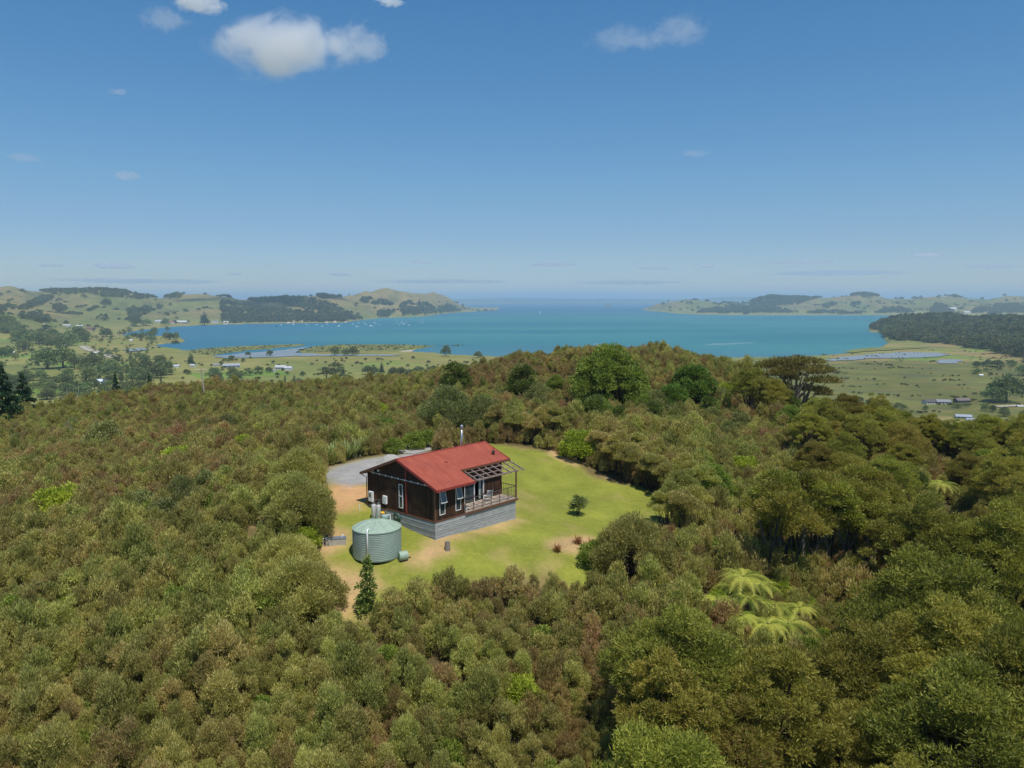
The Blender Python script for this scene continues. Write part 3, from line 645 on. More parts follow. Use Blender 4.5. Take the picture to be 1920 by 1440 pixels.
place('shrub', 905, 808, gy, 'grey-green wispy tree to the right of the one behind the flue', 'tree', .85, r=2.)
place('shrub', 1010, 768, gy, 'soft pale green shrub below the ridge, left of the large rounded tree', 'shrub', .75, r=2.)
place('shrub', 1228, 780, gy, 'grey-green shrub under the right side of the large rounded tree', 'shrub', .7, r=1.6)
lim = shrub_mesh(405, 2.9, 1.7, 14, 6500, .24, .12, M['lime_leaf'], .2, .4, .34)
lime_spots = [(1085, 862, 1.05, 'lime-yellow shrub standing at the far edge of the lawn, right of the house'), (1450, 778, 1.25, 'lime shrub standing directly beneath the tall flat-topped tree'),
 (1508, 800, .95, 'lime shrub at the right foot of the tall flat-topped tree'), (1560, 815, .9, 'lime shrub in the brown scrub beyond the right foot of the flat-topped tree'),
 (1600, 838, .9, 'lime-green shrub below the marsh, left of the lone tree fern'), (1660, 800, .8, 'small lime bush at the top edge of the bush above the farmhouses on the right'),
 (115, 990, 1.15, 'lime-green bush alone in the scrub at the left side, level with the tank'), (335, 888, .95, 'yellow-green shrub in the left scrub with a dark bush on its left'),
 (455, 862, .9, 'yellow-green shrub in the scrub left of the driveway'), (1365, 750, .9, 'pale lime tree on the ridge left of the flat-topped tree'), (1410, 742, .8, 'small lime bush high on the ridge beside the flat-topped tree'),
 (1860, 835, .7, 'small lime shrub near the right edge, beyond the lone tree fern'), (1838, 915, .8, 'lime shrub near the right edge below the lone tree fern'),
 (578, 1028, .5, 'small lime shrub at the scrub edge left of the concrete trough'), (1488, 1085, .7, 'bright yellow-green shrub at the right side of the fern gully'),
 (1395, 905, .9, 'lime shrub among dark trees between the lawn and the lone tree fern'), (330, 960, .6, 'small lime shrub in the middle of the left scrub'), (975, 1345, .7, 'lime bush in the scrub at the bottom centre')]
for u, v, s, lb in lime_spots: place('shrub', u, v, lim, lb, 'shrub', s, r=1.3 * s)
brt = shrub_mesh(406, 2.4, 1.5, 13, 6000, .2, .12, M['bright_leaf'], .15, .42, .36)
for u, v, s, lb in [(540, 850, .85, 'green hedge bush at the left end of the row beside the driveway'), (568, 850, .8, 'green hedge bush second from the left in the row beside the driveway'),
    (598, 853, .75, 'green hedge bush just left of the flax clump by the driveway'), (722, 826, 1.1, 'tall bright green shrub rising behind the clipped bushes on the drive'),
    (740, 850, .65, 'clipped round bush on a stem at the edge of the gravel drive'), (775, 842, .75, 'clipped green bush second in the row along the gravel drive'), (800, 838, .75, 'clipped green bush nearest the flue in the row along the drive'),
    (905, 815, .7, 'bright green shrub right behind the ridge of the red roof'), (505, 1180, .95, 'glossy bright green bush standing out in the scrub at lower left'), (340, 1290, .55, 'small glossy bright green sapling in the lower left scrub'),
    (280, 920, .9, 'dark-green bush left of the yellow-green shrub in the left scrub'), (440, 905, .9, 'mid-green bush below the yellow-green shrub left of the driveway'), (1118, 1062, .75, 'glossy green bush below the red flaxes at the lower edge of the lawn'),
    (1280, 850, .6, 'mid-green shrub in the scrub to the right of the far lawn'), (1335, 1050, .7, 'glossy green shrub on the left side of the fern gully'), (1876, 855, 1.4, 'tall bright green tree by the right edge of the picture above the scrub'),
    (1560, 870, .9, 'mid-green shrub in the dark bush right of the lawn'), (1215, 800, .9, 'mid-green shrub left of the bright domed tree at its foot')]:
    place('shrub', u, v, brt, lb, 'shrub', s, r=1.2 * s)
ds = shrub_mesh(407, 2.6, 1.5, 12, 6000, .2, .1, M['grey_leaf'], .1, .42, .4)
for u, v, s, lb in [(270, 975, .9, 'grey-green bush in the middle of the left scrub'), (310, 1000, 1.0, 'pale green bush in the middle of the left scrub'), (200, 855, 1.6, 'dark grey-green wispy tree standing above the left scrub'), (497, 795, 1.1, 'pale green young tree in the scrub left of the drive')]:
    place('shrub', u, v, ds, lb, 'shrub', s, r=1.2)
# lawn shrub
g = np.random.default_rng(408); lob = [(.0, 0, 1.25, .16, .2), (.42, .1, .85, .15, .18), (-.38, .2, .8, .15, .18), (.1, -.4, .7, .15, .16), (-.1, .45, 1.0, .15, .18), (.28, -.2, 1.1, .12, .15), (-.3, -.2, .5, .15, .15)]
V, Fc, T = quad_leaves(g, lob, 620, .52, .085, up=.45, shell=.9, out=1.1, jit=.35, low=-.6); sh = (crown_mesh('leafy_crown', V, Fc, T, M['grey_leaf']), limbs(g, lob, .3, .035, 3, .06).mesh('stems', M['bark']))
place('shrub', 1084, 966, sh, 'small solitary shrub growing in the middle of the open lawn', 'shrub', 1., r=1)
# bushes that frame the lawn
mb = shrub_mesh(409, 3.4, 1.9, 16, 26000, .16, .055, M['manuka'], .12, .36, .36, up=.7, shell=.6, quad=False, r0=.05, nst=5)
place('manuka_bush', 1181, 1078, mb, 'large round olive bush standing alone at the right lower edge of the lawn', 'bush', 1.22, r=2.2)
for u, v, s, lb in [(572, 1000, 1.2, 'largest rounded olive bush on the left edge of the lawn, opposite the gas bottles'), (545, 985, 1.15, 'rounded olive bush behind the largest one on the left edge of the lawn'),
    (580, 1155, 1.0, 'rounded olive bush with dark shade under it left of the tongue of bare lawn'), (552, 1160, 1.1, 'olive bush left beside the one at the tongue of bare lawn'), (545, 1100, 1.0, 'olive bush on the lawn edge just below the concrete trough'),
    (560, 925, 1.1, 'olive bush at the edge of the gravel turning area')]:
    place('manuka_bush', u, v, mb, lb, 'bush', s, r=1.9 * s)
# young conical tree in front of the tank
def mk_cone(seed, H, R0, n, mat, L=.2, wd=.1, low=.05):
    g = np.random.default_rng(seed); lob = []
    for i in range(26):
        t = low + (1 - low) * i / 25.; rr = R0 * (1 - t) * .75; a = i * 2.4; lob.append((rr * math.cos(a) * (1 + .5 * g.normal() * (H < 5)), rr * math.sin(a) * (1 + .5 * g.normal() * (H < 5)), H * t, .12 + R0 * (1 - t) * .45, .2 + H * .035))
    V, Fc, T = quad_leaves(g, lob, n, L, wd, up=.1, shell=.8); m = MB(); m.tube([(0, 0, -.4), (0, 0, H * .5), (.02, 0, H)], [H * .02, H * .012, .01], 6)
    return crown_mesh('leafy_crown', V, Fc, T, mat), m.mesh('stems', M['bark'])
cn = mk_cone(500, 3.5, .62, 1700, leafmat('conical_leaves', srgb(84, 108, 44), srgb(146, 160, 80), srgb(120,110,60), .05, .3, .1))
place('conifer', 690, 1150, cn, 'slender cone-shaped dark green young tree in front of the water tank', 'tree', 1., r=.9)
pn_ = mk_cone(501, 15, 5.2, 15000, M['pine_leaf'], .55, .24)
x, y = -93., 146.
for (x, y, s, lb) in [(-95., 143., .92, 'tall dark pine at the left edge of the picture above the scrub'), (-102, 160., .8, 'dark pine just right of the tall pine at the left edge'), (-110., 152., 1.0, 'dark pine cut by the left edge of the picture')]:
    tree_obj('pine_tree', pn_[0], pn_[1], lb, 'tree', (x, y, Hs(x, y) - 2.5), 1., s)
for x, y, s, lb in [(-98., 190., .62, 'narrow dark conifer right of the pines, beside the gap in the scrub'), (-92., 195., .55, 'narrow dark conifer second to the right of the pines')]:
    tree_obj('pine_tree', pn_[0], pn_[1], lb, 'tree', (x, y, Hs(x, y) - 1.), 2., (s * .6, s * .6, s))

# ---- tree ferns
def mk_fern(seed, R0=2.1, nf=15, trunk_h=2.2, droop=1.0):
    g = np.random.default_rng(seed); Vs = []; Ts = []; n = 0
    for i in range(nf):
        ft = g.random(); a = 2 * math.pi * i / nf + g.normal() * .12; el = .75 + .25 * g.random(); Lf = R0 * (.85 + .25 * g.random()); pts = []
        for k in range(13):
            t = k / 12.; r = Lf * (t - .1 * t * t); z = trunk_h + Lf * (.75 * el * t - droop * .85 * t * t); pts.append((r * math.cos(a), r * math.sin(a), z))
        pts = np.array(pts); sd = np.array([-math.sin(a), math.cos(a), 0])
        for k in range(12):
            p = pts[k]; d = pts[k + 1] - pts[k]; w_ = Lf * .2 * math.sin(math.pi * min(1, (k + 1.2) / 13.) ** .8) + .03
            for s in (-1, 1):
                for q in range(4):
                    o = p + d * (q / 4.); tip = o + sd * s * w_ + d * .5 + np.array([0, 0, -.32 * w_]); e = d * .12
                    Vs += [o, o + e, tip]; Ts += [min(1, max(0, ft + .25 * g.random() - .1))] * 3
        # rachis
    Vs = np.array(Vs); Fc = np.arange(len(Vs)).reshape(-1, 3)
    m = MB(); m.tube([(0, 0, -.6), (.03, 0, trunk_h * .6), (0, 0, trunk_h + .1)], [.13, .11, .09], 7)
    return mesh_np('fronds', Vs, Fc, M['fern_leaf'], {'tone': np.array(Ts)}), m.mesh('fern_trunk', M['black_bark'])
FR = [mk_fern(600), mk_fern(601, 2.5, 17, 2.8), mk_fern(602, 1.9, 13, 1.6, 1.2)]
fern_spots = [(1393, 1100, 1, 1.1, 'tree fern at the top of the pale fern gully'), (1425, 1118, 0, 1.15, 'tree fern at the right of the top of the fern gully'), (1372, 1125, 2, 1.1, 'tree fern at the left side of the fern gully'),
 (1404, 1146, 0, 1.0, 'tree fern in the centre of the fern gully'), (1452, 1158, 2, 1.2, 'tree fern right of centre in the fern gully'), (1440, 1190, 0, 1.1, 'lowest tree fern in the fern gully'), (1478, 1190, 1, .95, 'rightmost tree fern in the fern gully beside the big dark crown'),
 (1345, 1150, 0, .95, 'leftmost tree fern in the fern gully'), (1390, 1180, 0, .9, 'tree fern tucked low on the left of the fern gully'), (1764, 935, 1, 1.1, 'lone pale tree fern with drooping fronds in dark bush at the right'),
 (1420, 1205, 2, 1.05, 'tree fern at the bottom left of the fern gully'), (1500, 1165, 0, .9, 'tree fern half under the big crown right of the fern gully'),
 (787, 822, 2, .7, 'small yellow-green tree fern behind the clipped bushes on the drive'), (1210, 720, 2, .8, 'small tree fern on the ridge to the right of the large rounded tree')]
for u, v, k, s, lb in fern_spots:
    dz = (2.6, 3.2, 2.0)[k] * s if v > 1000 or u == 1764 else 0
    place('tree_fern', u, v - (44 if dz else 0), FR[k], lb, 'tree fern', s * .82, r=.9, dz=dz, crown='fronds')

# ---- flax
def mk_flax(seed, n, H, mat, wd=.07, spread=1.):
    g = np.random.default_rng(seed); Vs = []; Fs = []; Ts = []
    for i in range(n):
        a = g.random() * 6.283; tilt = (.15 + .85 * g.random()) * spread; L = H * (.7 + .45 * g.random()); b = np.array([g.normal() * .12, g.normal() * .12, 0]); sd = np.array([-math.sin(a), math.cos(a), 0]); base = len(Vs); tn = g.random()
        for k in range(5):
            t = k / 4.; c = b + np.array([math.cos(a) * L * tilt * t ** 1.3 * .8, math.sin(a) * L * tilt * t ** 1.3 * .8, L * (t - .38 * tilt * t * t)]); w_ = wd * (1 - t ** 2.2) * .5 + .003
            Vs += [c - sd * w_, c + sd * w_]; Ts += [tn, tn]
            if k: q = base + 2 * k; Fs.append((q - 2, q - 1, q + 1, q))
    return mesh_np('blades', np.array(Vs), np.array(Fs), mat, {'tone': np.array(Ts)})
FX = [mk_flax(700 + i, 110, 2.1, M['flax_leaf'], .11) for i in range(3)]; RFX = mk_flax(710, 60, .8, M['red_flax'], .05, 1.2)
fx_where = [(622, 866, 'left end of the flax row along the gravel drive'), (637, 864, None), (650, 862, None), (663, 858, None), (678, 854, None), (694, 850, 'right end of the flax row along the gravel drive'), (628, 850, None), (645, 848, None), (660, 845, None), (708, 842, None)]
for i, (u, v, lb) in enumerate(fx_where):
    x, y = gpt(u, v); SPECIAL.append((x, y, .8)); o = mobj('flax_plant', FX[i % 3], None, (x, y, Hs(x, y) - .05)); o.rotation_euler.z = i; o.scale = (1.05,) * 3
    tag(o, 'strap-leaved flax clump at the ' + lb if lb else 'strap-leaved grey-green flax clump in the middle of the row along the gravel drive', 'flax', 'flax clumps along the drive')
for u, v, s, lb in [(1044, 1034, .95, 'reddish flax at the left of the three on the sandy lawn edge'), (1083, 1019, 1.05, 'middle reddish flax on the sandy lawn edge'), (1108, 1024, 1.0, 'right-hand reddish flax beside the large round olive bush')]:
    x, y = gpt(u, v); o = mobj('red_flax', RFX, None, (x, y, Hs(x, y) - .03)); o.scale = (s,) * 3; tag(o, lb, 'flax', 'red flaxes on the lawn edge'); SPECIAL.append((x, y, .9))
# ---- dead wood
def dead_tree(seed, H, n, r0, mat):
    g = np.random.default_rng(seed); m = MB()
    for i in range(n):
        a = g.random() * 6.28; s = .25 + .5 * g.random(); p = [(0, 0, -.3)]
        for k in range(1, 5): t = k / 4.; p.append((math.cos(a) * s * H * t * .6 + g.normal() * .05 * H, math.sin(a) * s * H * t * .6 + g.normal() * .05 * H, H * t * (.7 + .1 * i % .4)))
        m.tube(p, [r0, r0 * .8, r0 * .55, r0 * .35, r0 * .12], 5)
    return m.mesh('dead_limbs', mat)
dm = plain('bleached_wood', srgb(196, 186, 170), .85, c2=srgb(150, 140, 125))
for u, v, H, lb in [(120, 840, 4.2, 'bleached bare dead tree with forked limbs in the left scrub'), (138, 772, 5.5, 'grey leafless spreading tree above the scrub at upper left'), (1205, 735, 3.5, 'pale dead branches on the ridge right of the large rounded tree')]:
    x, y = gpt(u, v); o = mobj('dead_tree', dead_tree(int(u), H, 9, .06, dm), None, (x, y, Hs(x, y))); tag(o, lb, 'dead tree')
for u, v, H, lb in [(1385, 1005, 3.4, 'charred bare trunk left of the taller one in the dark bush'), (1424, 1010, 4.4, 'tallest charred bare trunk standing in the dark bush right of the lawn'), (1376, 1045, 2.2, 'short charred stump above the fern gully on the left'), (1393, 1045, 2.0, 'short leaning charred stump above the fern gully on the right')]:
    x, y = gpt(u, v); m = MB(); m.tube([(0, 0, -.4), (.03, .02, H * .5), (.06, -.03, H)], [.13, .11, .07], 8); m.tube([(.03, 0, H * .7), (.3, .1, H * .85)], [.04, .015], 5)
    SPECIAL.append((x, y, 1.2)); tag(m.build('burnt_tree', M['black_bark'], None, loc=(x, y, Hs(x, y))), lb, 'dead tree')

# the mixed bushes between the scrub: many kinds, each a thing of its own
MIX = [('shrub', lim, 'lime'), ('shrub', brt, 'bright green'), ('shrub', ds, 'grey-green'), ('shrub', gy, 'wispy grey-green'), ('broadleaf_tree', dk, 'dark green'), ('broadleaf_tree', big, 'yellow-green')]
gx = random.Random(31)
ZN = [(1000, 722, 1560, 800, 64, 'on the ridge beyond the lawn'), (1300, 780, 1920, 960, 40, 'in the dark bush right of the lawn'), (20, 780, 640, 960, 30, 'in the upper left scrub'), (20, 960, 560, 1400, 16, 'in the lower left scrub'), (640, 1090, 1100, 1420, 12, 'in the scrub below the lawn'), (700, 740, 1000, 800, 12, 'behind the drive'), (1150, 1100, 1900, 1420, 10, 'at the lower right'), (1335, 1030, 1600, 1230, 26, 'among the tree ferns of the gully')]
for u0, v0, u1_, v1_, n, zl in ZN:
    for i in range(n):
        k = gx.choice([0, 1, 1] if v0 > 900 else [0, 1, 1, 2, 2, 3] + ([4, 5, 4] if 'ridge' in zl or 'dark bush' in zl else [])) * 1; nm, me_, cn_ = MIX[k]; s = {0: .55, 1: .7, 2: .8, 3: .45, 4: .62, 5: .4}[k] * (.75 if v0 > 900 else 1) * gx.uniform(.75, 1.25)
        x, y = gpt(gx.uniform(u0, u1_), gx.uniform(v0, v1_), 1.5)
        if float(clear_sdf(np.array([x]), np.array([y]))[0]) < 1.5 or any(math.hypot(x - a, y - b) < r * .7 for a, b, r in SPECIAL): continue
        SPECIAL.append((x, y, .6 * s + .2)); tree_obj(nm, me_[0], me_[1], cn_ + (' small tree' if k > 3 else ' shrub') + ' standing out ' + zl, 'tree' if k > 3 else 'shrub', (x, y, Hs(x, y) - .1), gx.uniform(0, 6.28), (s * gx.uniform(.85, 1.15), s, s * gx.uniform(.9, 1.25)), cn_ + ' growth ' + zl)
# ================================================================== scattered growth of the near hill
SPC = np.array(SPECIAL)
def kan_edge(y): return np.interp(y, [20, 30, 38, 45, 52, 60, 75, 90, 110, 130, 150], [-1, 1.5, 4.5, 8.5, 14, 19, 27, 33, 45, 60, 80])
def gridpts(x0, x1, y0, y1, s, seed, jit=.42):
    g = np.random.default_rng(seed); X, Y = np.meshgrid(np.arange(x0, x1, s), np.arange(y0, y1, s)); X = X + (np.arange(X.shape[0])[:, None] % 2) * s / 2
    return X.ravel() + g.uniform(-jit, jit, X.size) * s, Y.ravel() + g.uniform(-jit, jit, X.size) * s, g
def free(x, y, m):
    ok = clear_sdf(x, y) > m
    if len(SPC):
        for a, b, r in SPC: ok &= np.hypot(x - a, y - b) > r * .6 + m * .4
    return ok
GULLY = GP([(1330,1060),(1420,1035),(1500,1080),(1500,1200),(1440,1230),(1370,1215)], 0)
# kanuka trees first: large individuals
kx, ky, kg = gridpts(-3, 130, 20, 150, 4.2, 5)
k_ok = (kx > kan_edge(ky) + 1) & free(kx, ky, 1.6) & (np.abs(kx) < ky * .75 + 6) & (sdf(kx, ky, GULLY) > .5)
opening = GP([(1440,1040),(1660,1060),(1640,1110),(1560,1120),(1450,1100)], 0)
k_ok &= sdf(kx, ky, opening) > .3
kzz = Hh(kx, ky); FERNPX = [(1350,1020),(1420,1010),(1485,1060),(1500,1150),(1460,1180),(1400,1170),(1355,1110)]; OPENPX = [(1440,975),(1640,975),(1665,1050),(1600,1085),(1470,1070)]
for hh_ in (2.5, 4.5, 6.0):
    pu, pv = proj(kx, ky, kzz + hh_); rad_ = 1.6 * F / np.hypot(kx, ky)
    k_ok &= (np.hypot(pu - 1764, pv - 885) > rad_ + 22); k_ok &= (sdf(pu, pv, FERNPX) > rad_ * 1.3) & ((sdf(pu, pv, OPENPX) > rad_ * (1. if hh_ < 5 else .6)) | (ky > 66))
kx, ky = kx[k_ok], ky[k_ok]; kz = Hh(kx, ky); u, v = proj(kx, ky, kz + 5)
vis = (u > -60) & (u < 1980) & (v < 1560); order = np.argsort(np.hypot(kx, ky)); kz_l = []
sizes = (.72 + .62 * kg.random(len(kx))) * np.where(ky < 52, 1.12, .95) ; rots = kg.random(len(kx)) * 6.28
def k_label(u, v, s, y):
    if v > 1200: return 'broad dense olive-green kanuka crown in the lower right of the picture'
    if v > 1000: return 'olive-green kanuka tree on the slope below the dark trunks at the right'
    if u > 1600: return 'kanuka tree in the bush toward the right edge, level with the lawn'
    return 'kanuka tree in the dark bush between the lawn and the fern gully'
kan_used = []
for i in order:
    if not vis[i] or ky[i] > 140: continue
    j = int(rots[i] * 100) % 5; s = sizes[i] * (1.0 if ky[i] < 60 else .82); s = min(s, .85) if ky[i] > 75 else s
    lb = k_label(u[i], v[i], s, ky[i])
    e = tree_obj('kanuka_tree', KAN[j][0], KAN[j][1], lb, 'tree', (kx[i], ky[i], kz[i] - .3), rots[i], (s, s, s * (.85 + .25 * ((i * 7) % 5) / 5)), {'b': 'kanuka crowns lower right', 'o': 'kanuka on the slope', 'k': 'kanuka in the far bush'}[lb[0]] if lb[0] != 'k' else ('kanuka toward the right edge' if 'right edge' in lb else 'kanuka between lawn and gully'))
    kan_used.append((kx[i], ky[i], 1.5 * s))
print('kanuka', len(kan_used))

# understorey of the opening: thin dark trunks
tk = MB(); g = np.random.default_rng(9)
ox, oy = gpt(1560, 1085)
for k in range(34):
    uu = 1430 + g.random() * 240; vv = 1070 + g.random() * 35; x, y = gpt(uu, vv); H = 3.5 + 3 * g.random(); a, b = g.normal() * .7, g.normal() * .7; z = Hs(x, y)
    m = MB(); m.tube([(0, 0, -.3), (a * .3, b * .3, H * .4), (a, b, H), (a * 1.6, b * 1.6, H * 1.25)], [.1, .08, .055, .02], 6)
    m.tube([(a * .3, b * .3, H * .4), (-a * .5, b * .8, H * .8), (-a, b * 1.2, H * 1.1)], [.06, .045, .02], 5)
    lob = [(a * 1.6, b * 1.6, H * 1.25, .9, .6), (a * 1.6 + .7, b * 1.6 - .4, H * 1.12, .7, .5), (-a, b * 1.2, H * 1.12, .8, .6), (-a - .5, b * 1.2 + .5, H * 1.0, .6, .5), (a * .2, b * .4, H * 1.32, .8, .6)]
    V, Fc, T = leaf_tris(g, lob, 3800, .2, .08, up=.3, shell=.6)
    e = empty('kanuka_tree', (x, y, z)); mobj('crown', crown_mesh('leafy_crown', V, Fc, T, M['kanuka']), e); m.build('trunk', M['black_bark'] if k % 3 else M['pale_bark'], e)
    tag(e, 'thin kanuka with bare dark trunk in the shaded opening right of the fern gully', 'tree', 'bare-trunked kanuka in the opening'); kan_used.append((x, y, .6))

# tall manuka with bare stems round the right and far edge of the lawn
tall = []
for u_, v_ in [(1000,835),(1018,830),(965,828),(985,826),(1040,834),(1105,870),(1128,885),(1143,893),(1160,905),(1178,900),(1195,918),(1210,922),(1228,935),(1245,940),(1262,960),(1240,985),(1222,1005),(1262,1015),(1285,990),(1215,890),(1240,905),(1265,925),(1180,880),(1150,870),(1300,950),(930,822),(945,818),(1060,830)]:
    tall.append((u_, v_))
TM = []
for i in range(3):
    g = np.random.default_rng(800 + i); lob = dome_lobes(g, 10, 1.15, 4.0, 2.4, .55, .5, .8); V, Fc, T = leaf_tris(g, lob, 11000, .16, .058, up=.6, shell=.6, low=-.15)
    TM.append((crown_mesh('leafy_crown', V, Fc, T, M['manuka']), limbs(g, lob, 1.5, .05, 3, .2).mesh('stems', M['black_bark'])))
for i, (u_, v_) in enumerate(tall):
    u_ += 16 * (v_ > 860); x, y = gpt(u_, v_); s = .8 + .3 * ((i * 37) % 10) / 10
    tree_obj('manuka_tree', TM[i % 3][0], TM[i % 3][1], 'tall manuka with bare dark stems on the ' + ('far edge of the lawn behind the house' if v_ < 845 else 'right-hand edge of the lawn'), 'tree', (x, y, Hs(x, y) - .1), i, s, 'tall manuka on the far edge' if v_ < 845 else 'tall manuka on the right edge', trunk='stems')
    kan_used.append((x, y, 1.1))

# the manuka scrub
KU = np.array(kan_used)
mx, my, mg = gridpts(-200, 150, 24, 215, 1.06, 15)
ok = (np.abs(mx) < my * .85 + 12) & free(mx, my, .75)
_pu, _pv = proj(mx, my, Hh(mx, my)); ok &= (mx < kan_edge(my) + 2) | (mg.random(len(mx)) < .5) | ((_pu > 1300) & (_pu < 1640) & (_pv > 1040) & (_pv < 1300))
far_thin = (my > 110) & (mg.random(len(mx)) < .45); ok &= ~far_thin
ok &= ~((fbm(mx / 3.0, my / 5.5, 2, 97) > .62) & (my < 75))
mx, my = mx[ok], my[ok]
near_k = np.zeros(len(mx), bool)
for a, b, r in KU: near_k |= np.hypot(mx - a, my - b) < r * .4
mx, my = mx[~near_k], my[~near_k]; mz = Hh(mx, my)
lx, ly = hloc(mx, my)
size = .58 + .42 * mg.random(len(mx)) + .22 * pn(mx / 9, my / 9, 91)
size = np.where(mg.random(len(mx)) < .06, size * 1.3, size)
brown = .30 + .9 * pn(mx / 24, my / 24, 92) + .3 * sstep(70, 120, my) - .25 * sstep(60, 40, my)
rot = mg.random(len(mx)) * 6.28; idx = mg.integers(0, 5, len(mx)); idx = np.where(mg.random(len(mx)) < brown * .62, np.where(mg.random(len(mx)) < .5, 5, 6), idx)
ordr = {0: 0, 1: 1, 2: 3, 3: 4, 4: 6, 5: 2, 6: 5}
kidx = np.array([ordr[int(q)] for q in idx])
u, v = proj(mx, my, mz + 2); inside = (u > -20) & (u < 1940) & (v < 1470)
o_ = np.argsort(np.where(inside, np.hypot(mx, my), 1e6)); NI = 262
indiv = np.zeros(len(mx), bool); indiv[o_[:NI]] = True
for i in o_[:NI]:
    k = kidx[i]; uu = u[i]; br = k in (2, 5)
    zone = 'at the bottom left' if uu < 520 else ('at the bottom centre' if uu < 1040 else 'under the kanuka crowns at the bottom right')
    tree_obj('manuka_bush', MAN[k][0], MAN[k][1], ('brownish' if br else 'olive-green') + ' manuka bush in the dense scrub ' + zone, 'bush',
             (mx[i], my[i], mz[i] - .15), rot[i], (size[i] * (.85 + .35 * ((i * 29) % 11) / 11), size[i], size[i] * (.85 + .3 * ((i * 13) % 7) / 7)), ('brown' if br else 'green') + ' manuka ' + zone, trunk='stems')
print('manuka', len(mx), 'in frame', inside.sum(), 'depth of individuals', my[indiv].max())
# ---- instancing of what is beyond counting
def scatter(name, P, rotz, sc, idx, meshes, label=None, kind='stuff'):
    cl = bpy.data.collections.new(name + '_sources')
    for i, me in enumerate(meshes):
        q = bpy.data.objects.new('%s_%02d' % (name, i), me); cl.objects.link(q)
    me = bpy.data.meshes.new(name); me.vertices.add(len(P)); me.vertices.foreach_set('co', np.asarray(P, np.float32).ravel())
    for n_, a, ty in (('rotz', rotz, 'FLOAT'), ('sidx', idx, 'INT')):
        at = me.attributes.new(n_, ty, 'POINT'); at.data.foreach_set('value', np.asarray(a, np.float32 if ty == 'FLOAT' else np.int32))
    sc = np.asarray(sc, np.float32); sc = np.stack([sc] * 3, 1) if sc.ndim == 1 else sc
    at = me.attributes.new('sc', 'FLOAT_VECTOR', 'POINT'); at.data.foreach_set('vector', sc.ravel())
    ng = bpy.data.node_groups.new(name, 'GeometryNodeTree'); ng.interface.new_socket('Geometry', in_out='INPUT', socket_type='NodeSocketGeometry'); ng.interface.new_socket('Geometry', in_out='OUTPUT', socket_type='NodeSocketGeometry')
    N = ng.nodes.new; gi = N('NodeGroupInput'); go = N('NodeGroupOutput'); ip = N('GeometryNodeInstanceOnPoints'); ci = N('GeometryNodeCollectionInfo'); ci.inputs['Collection'].default_value = cl
    ci.inputs['Separate Children'].default_value = True; ci.inputs['Reset Children'].default_value = True; ip.inputs['Pick Instance'].default_value = True
    def at(nm, ty): q = N('GeometryNodeInputNamedAttribute'); q.data_type = ty; q.inputs[0].default_value = nm; return [o for o in q.outputs if o.enabled][0]
    cb = N('ShaderNodeCombineXYZ'); L = ng.links.new; L(at('rotz', 'FLOAT'), cb.inputs[2]); L(cb.outputs[0], ip.inputs['Rotation']); L(at('sidx', 'INT'), ip.inputs['Instance Index']); L(at('sc', 'FLOAT_VECTOR'), ip.inputs['Scale'])
    L(gi.outputs[0], ip.inputs['Points']); L(ci.outputs[0], ip.inputs['Instance']); L(ip.outputs[0], go.inputs[0])
    o = mobj(name, me); md = o.modifiers.new('scatter', 'NODES'); md.node_group = ng
    if label: o['label'] = label
    o['kind'] = kind; o['category'] = 'bush'; return o
far_ = ~indiv
P = np.c_[mx, my, mz - .15][far_]; s3 = size[far_]; s3 = np.stack([s3 * (.85 + .35 * mg.random(len(s3))), s3, s3 * (.85 + .3 * mg.random(len(s3)))], 1)
scatter('manuka_scrub', P, rot[far_], s3, kidx[far_], MAN_LO, 'dense olive and brown manuka scrub covering the near hill round the lawn')
# ================================================================== trees of the far country
def mk_far(seed, kind):
    g = np.random.default_rng(seed)
    if kind == 'round': lob = dome_lobes(g, 14, 4.2, 10, 3.5, 1.7, 1.5, .9); lob += [(q[0], q[1], q[2] - 1.8, q[3], q[4]) for q in lob[5:]]; n = 1500; L, wd = .9, .55
    elif kind == 'gum': lob = [(g.normal() * 2.2, g.normal() * 2.2, 5 + 8 * g.random(), 1.4, 1.3) for _ in range(13)]; n = 1100; L, wd = .8, .5
    elif kind == 'tall': lob = [(g.normal() * .7, g.normal() * .7, 2 + 12 * i / 9, 1.5 * (1 - .55 * abs(i / 9 - .35)), 1.5) for i in range(10)]; n = 1000; L, wd = .8, .5
    else: lob = [(g.normal() * .4, g.normal() * .4, 2 + 12 * i / 11, 3.6 * (1 - i / 11.5) + .3, .9) for i in range(12)]; n = 1200; L, wd = .9, .5
    V, Fc, T = quad_leaves(g, lob, n, L, wd, up=.2, shell=.55, low=-.3)
    tw = MB(); tw.tube([(0, 0, -1), (.1, .1, 4), (.2, 0, 9)], [.4, .3, .1], 5)
    for q in lob[:5]: tw.tube([(.1, .1, 3.), (q[0] * .5, q[1] * .5, 4.5), (q[0], q[1], q[2])], [.2, .12, .05], 4)
    return V, Fc, T, tw
FT = {k: [joined('far_tree', *mk_far(900 + i * 7 + j, k), M['pine_leaf'] if k == 'cone' else M['valley_leaf'], M['bark']) for i in range(2)] for j, k in enumerate(('round', 'gum', 'tall', 'cone'))}
HT = {'round': 10, 'gum': 13.5, 'tall': 14.5, 'cone': 14.5}
def far_tree(u, v, hpx, kind, label, group=None, wf=1., name=None):
    x, y = gpt(u, v); D = math.hypot(y, CAMZ - SEA); s = hpx / F * D / HT[kind]
    o = mobj(name or {'cone': 'conifer', 'gum': 'gum_tree'}.get(kind, 'valley_tree'), FT[kind][rnd.randint(0, 1)], None, (x, y, Hs(x, y) - .3)); o.rotation_euler.z = rnd.uniform(0, 6.28); o.scale = (s * wf, s * wf, s)
    tag(o, label, 'tree', group); return o
